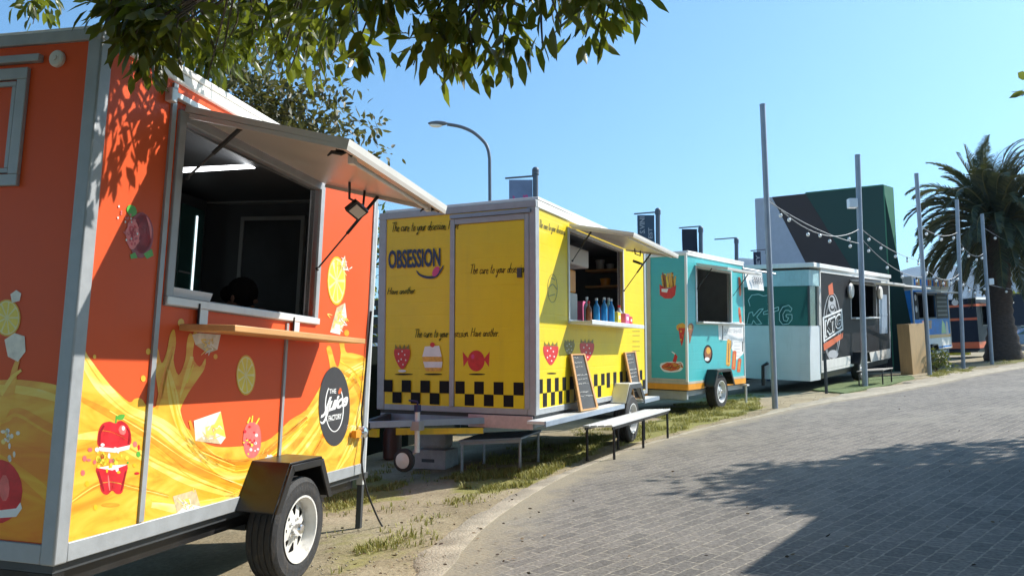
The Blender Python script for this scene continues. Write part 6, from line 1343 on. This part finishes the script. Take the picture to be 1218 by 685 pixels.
crown_tree('shade_tree', cc.x + 2.6, cc.y + .8, cc + Vector((2.2, .6, .3)), (1.8, 1.2, .9), 90, 0, .20, .09, 'leaf', 'leafy tree overhanging the right edge, shading the paving', per=8, cr=.22, shell=.3, trunk_r=.2, extra=EX + [at(1231, 104, 8.6)])

def palm():
    b = G(1194, 427); e = tagged(empty('palm_tree', b), 'large date palm with arching fronds and a thick trunk', 'palm tree'); Y = b.y; top = at(1187, 268, Y) - b
    m = MB(); n = 30; prof = []
    for i in range(n + 1): t = i / n; prof.append((.62 - .26 * min(1, t * 3.2) + .05 * (i % 2) + (.22 * max(0, (t - .82) / .18)), top.z * t - .05))
    m.lathe(prof, (0, 0, 0), (top.x * .2, 0, top.z), 16); m.build('trunk', 'palm_bark', e)
    V, Fc = [], []; sp_m = MB(); rnd = random.Random(11)
    def frond(az, el, Lf, wind):
        d_ = Vector((math.cos(az) * math.cos(el), math.sin(az) * math.cos(el), math.sin(el))); P = []; p = top + Vector((math.cos(az), math.sin(az), 0)) * .22; v = d_.copy(); ns = 26
        for i in range(ns + 1):
            P.append(p.copy()); p = p + v * (Lf / ns); f0 = i / ns; v = (v + Vector((wind * 1.1 * f0 * f0, wind * .2 * f0, -(.022 + .11 * f0 if el > .5 else (.045 + .05 * f0 if el > -.2 else .05))))).normalized()
        sp_m.tube(P[::2], [.035 * (1 - i / 14) + .006 for i in range(len(P[::2]))], 4)
        for i in range(2, ns):
            for h in range(2):
                q = P[i].lerp(P[i + 1], h * .5); t = (P[min(i + 1, ns)] - P[i - 1]).normalized(); s = t.cross(Vector((0, 0, 1)));
                if s.length < .05: s = Vector((1, 0, 0))
                s.normalize(); u_ = s.cross(t); f = (i + h * .5) / ns; ll = .50 * (math.sin(math.pi * min(1, .12 + f * .86)) ** .6) * rnd.uniform(.8, 1.1)
                for sg in (-1, 1):
                    dv = (s * sg * .75 + t * .8 + u_ * .28 + Vector((wind * .8, 0, -.12 + rnd.uniform(-.15, .1)))).normalized(); w = u_.cross(dv).normalized() * .016 + u_ * .010
                    o = len(V); V.extend([q - w, q + w, q + dv * ll * .6 + w * .9 - Vector((0, 0, .02)), q + dv * ll * .6 - w * .9 - Vector((0, 0, .02)), q + dv * ll - Vector((0, 0, .06))]); Fc.extend([(o, o + 1, o + 2, o + 3), (o + 3, o + 2, o + 4)])
    for i in range(125):
        az = i * 2.39996 + rnd.uniform(-.2, .2); k = (i + .5) / 125; el = R(84 - 128 * k) + rnd.uniform(-.1, .1); frond(az, el, rnd.uniform(2.7, 3.7), .06 * max(0, math.sin(el) + .35) * rnd.uniform(.6, 1.4))
    for i in range(70): frond(i * 2.39996 + 1, R(rnd.uniform(30, 84)), rnd.uniform(2.7, 3.5), .12 * rnd.uniform(.5, 1.4))
    me = bpy.data.meshes.new('crown'); me.from_pydata([tuple(v) for v in V], [], Fc); me.materials.append(M['palm_leaf']); o = bpy.data.objects.new('crown', me); COL.objects.link(o); o.parent = e
    sp_m.build('frond_stems', mat('palm_stem', (.16, .14, .05), .6), e)
palm()

def shrub(u, v, label, h=.55, r=.28, n=26):
    b = G(u, v); e = tagged(empty('shrub', b), label, 'shrub'); C = np.array([(random.uniform(-r, r), random.uniform(-r, r), random.uniform(.05, h)) for _ in range(n)]); P, D_ = cluster_leaves(C, .13, 10, -.3); leaves('foliage', P, D_, .13, .045, 'shrub', e)
    m = MB(); [m.tube([(0, 0, -.02), (c[0] * .5, c[1] * .5, c[2] * .6), tuple(c)], [.012, .008, .004], 4) for c in C[::3]]; m.build('stem', 'bark', e)
shrub(1113, 441, 'small leafy shrub growing beside the plywood bin', .6, .3, 40)

# far trees on the slope right of the palm and behind the blue trailer
for i, (u, v, Y, s) in enumerate([(1088, 392, 80, 2.6), (1216, 372, 105, 3.4), (1180, 378, 120, 3.0)]):
    p = at(u, v, Y); crown_tree('far_tree', p.x, p.y, (p.x, p.y, p.z), (s * 1.2, s, s * .8), 60, 0, .7, .4, 'leaf', ['dark far tree behind the blue trailer', 'dark far tree at the right edge on the slope', 'dark far tree behind the palm trunk'][i], per=9, cr=.9, group='far trees on the slope')

# grass tufts, stones and dry leaves
def grass():
    V, Fc = [], []
    for P, k in GRASS:
        xs = [p[0] for p in P]; ys = [p[1] for p in P]; area = (max(xs) - min(xs)) * (max(ys) - min(ys)); nn = int(min(14000, area * 1500 * k))
        for _ in range(nn):
            x, y = random.uniform(min(xs), max(xs)), random.uniform(min(ys), max(ys))
            jx, jy = x + .12 * mnoise.noise((x * 3, y * 3, 7)), y + .2 * mnoise.noise((x * 3, y * 3, 9))
            if not in_poly(jx, jy, P) or mnoise.noise((x * 2.2, y * 2.2, 4)) < (-.05 if k > .8 else .08): continue
            z = gz(x, y) - .012; 
            for b_ in range(3):
                a = random.uniform(0, 6.28); h = random.uniform(.02, .065) * (1.15 if k > .8 else .85); w = random.uniform(.0025, .006); ln = random.uniform(.3, 1.0); x2, y2 = x + random.uniform(-.02, .02), y + random.uniform(-.02, .02)
                ca, sa = math.cos(a), math.sin(a); o = len(V); V.extend([(x2 - sa * w, y2 + ca * w, z), (x2 + sa * w, y2 - ca * w, z), (x2 + ca * h * ln * .4 + sa * w * .7, y2 + sa * h * ln * .4 - ca * w * .7, z + h * .65), (x2 + ca * h * ln * .4 - sa * w * .7, y2 + sa * h * ln * .4 + ca * w * .7, z + h * .65), (x2 + ca * h * ln, y2 + sa * h * ln, z + h)]); Fc.extend([(o, o + 1, o + 2, o + 3), (o + 3, o + 2, o + 4)])
    me = bpy.data.meshes.new('grass'); me.from_pydata(V, [], Fc); me.materials.append(M['grass']); o = bpy.data.objects.new('grass', me); COL.objects.link(o); o['kind'] = 'stuff'; o['label'] = 'sparse yellow green grass growing in the sandy soil'
grass()
def scatter():
    m = MB()
    for _ in range(1000):
        i = random.randrange(len(edge) - 40); p = edge[i]; n = road_nor[i]; d_ = -abs(random.gauss(.1, .7)) ; x, y = p.x + n.x * d_ + random.uniform(-.2, .2), p.y + n.y * d_ + random.uniform(-.2, .2)
        if y < 2.5: continue
        r = random.uniform(.003, .010); o = len(m.v); z = gz(x, y) + r * .3; m.v += [(x + r, y, z), (x, y + r, z), (x - r * 1.2, y, z), (x, y - r * .8, z), (x, y, z + r * .7), (x, y, z - r)]
        m.f += [tuple(o + q for q in f) for f in [(0, 1, 4), (1, 2, 4), (2, 3, 4), (3, 0, 4), (1, 0, 5), (2, 1, 5), (3, 2, 5), (0, 3, 5)]]; m.mi += [0] * 8
    m.build('gravel', mat('pale_gravel', (.36, .31, .24), .9, var=.4, scale=30), smooth=False, kind='stuff')
    P, D_ = [], []
    for _ in range(150):
        u, v = (random.uniform(400, 1218), random.uniform(470, 685)) if _ < 60 else (random.uniform(385, 640), random.uniform(560, 685)); p = G(u, v); P.append((p.x, p.y, p.z + .014)); D_.append((random.uniform(-1, 1), random.uniform(-1, 1), .1))
    o = leaves('fallen_leaves', np.array(P), np.array(D_), .034, .013, 'dry_leaf', None); o['kind'] = 'stuff'
M['dry_leaf'] = leaf_mat('dry_leaf', (.05, .03, .018, 1), (.22, .15, .08, 1), (.1, .06, .03, 1), .8, .05)
scatter()

# ================================================================== haze, sun, sky, camera
def haze():
    m = bpy.data.materials.new('air'); m.use_nodes = True; nt = m.node_tree; nt.nodes.clear(); out = nt.nodes.new('ShaderNodeOutputMaterial'); v = nt.nodes.new('ShaderNodeVolumePrincipled')
    v.inputs['Color'].default_value = (.42, .66, 1, 1); v.inputs['Density'].default_value = .00019; v.inputs['Anisotropy'].default_value = .2; nt.links.new(v.outputs[0], out.inputs['Volume'])
    mb = MB(); mb.box(-2700, 2700, -2700, 2700, -2.2, 520); o = mb.build('haze', m, smooth=False); o['kind'] = 'stuff'
haze()

w = bpy.data.worlds.new('World'); SC.world = w; w.use_nodes = True; nt = w.node_tree; bg = nt.nodes['Background']
sky = nt.nodes.new('ShaderNodeTexSky'); sky.sky_type = 'NISHITA'; sky.sun_disc = False; sky.sun_elevation = R(SUN_EL); sky.sun_rotation = R(SUN_AZ)
sky.altitude = 0; sky.air_density = 1.0; sky.dust_density = 1.0; sky.ozone_density = 1.0
tint = nt.nodes.new('ShaderNodeMix'); tint.data_type = 'RGBA'; tint.blend_type = 'MULTIPLY'; tint.inputs[0].default_value = 1; tint.inputs[7].default_value = (.86, 1.26, 1.42, 1)
nt.links.new(sky.outputs[0], tint.inputs[6]); nt.links.new(tint.outputs[2], bg.inputs['Color']); bg.inputs['Strength'].default_value = 0.098
sl = bpy.data.lights.new('sun', 'SUN'); sl.energy = 5.0; sl.angle = R(.5); sl.color = (1, .95, .87); so = bpy.data.objects.new('sun', sl); COL.objects.link(so)
sv = Vector((math.sin(R(SUN_AZ)) * math.cos(R(SUN_EL)), math.cos(R(SUN_AZ)) * math.cos(R(SUN_EL)), math.sin(R(SUN_EL)))); so.rotation_euler = (-sv).to_track_quat('-Z', 'Y').to_euler(); so.location = sv * 50

cam = bpy.data.cameras.new('camera'); co = bpy.data.objects.new('camera', cam); COL.objects.link(co); co.location = CAM; co.rotation_euler = (math.pi / 2 + PIT, 0, 0)
cam.sensor_fit = 'HORIZONTAL'; cam.sensor_width = 36; cam.lens = 36 * F / 1218; cam.clip_start = .05; cam.clip_end = 9000; SC.camera = co
SC.view_settings.view_transform = 'Standard'; SC.view_settings.look = 'None'; SC.view_settings.exposure = 0.7; SC.view_settings.gamma = 1; SC.view_settings.use_curve_mapping = False
SC.cycles.max_bounces = 8; SC.cycles.transparent_max_bounces = 8; SC.cycles.use_denoising = True; SC.cycles.volume_bounces = 0
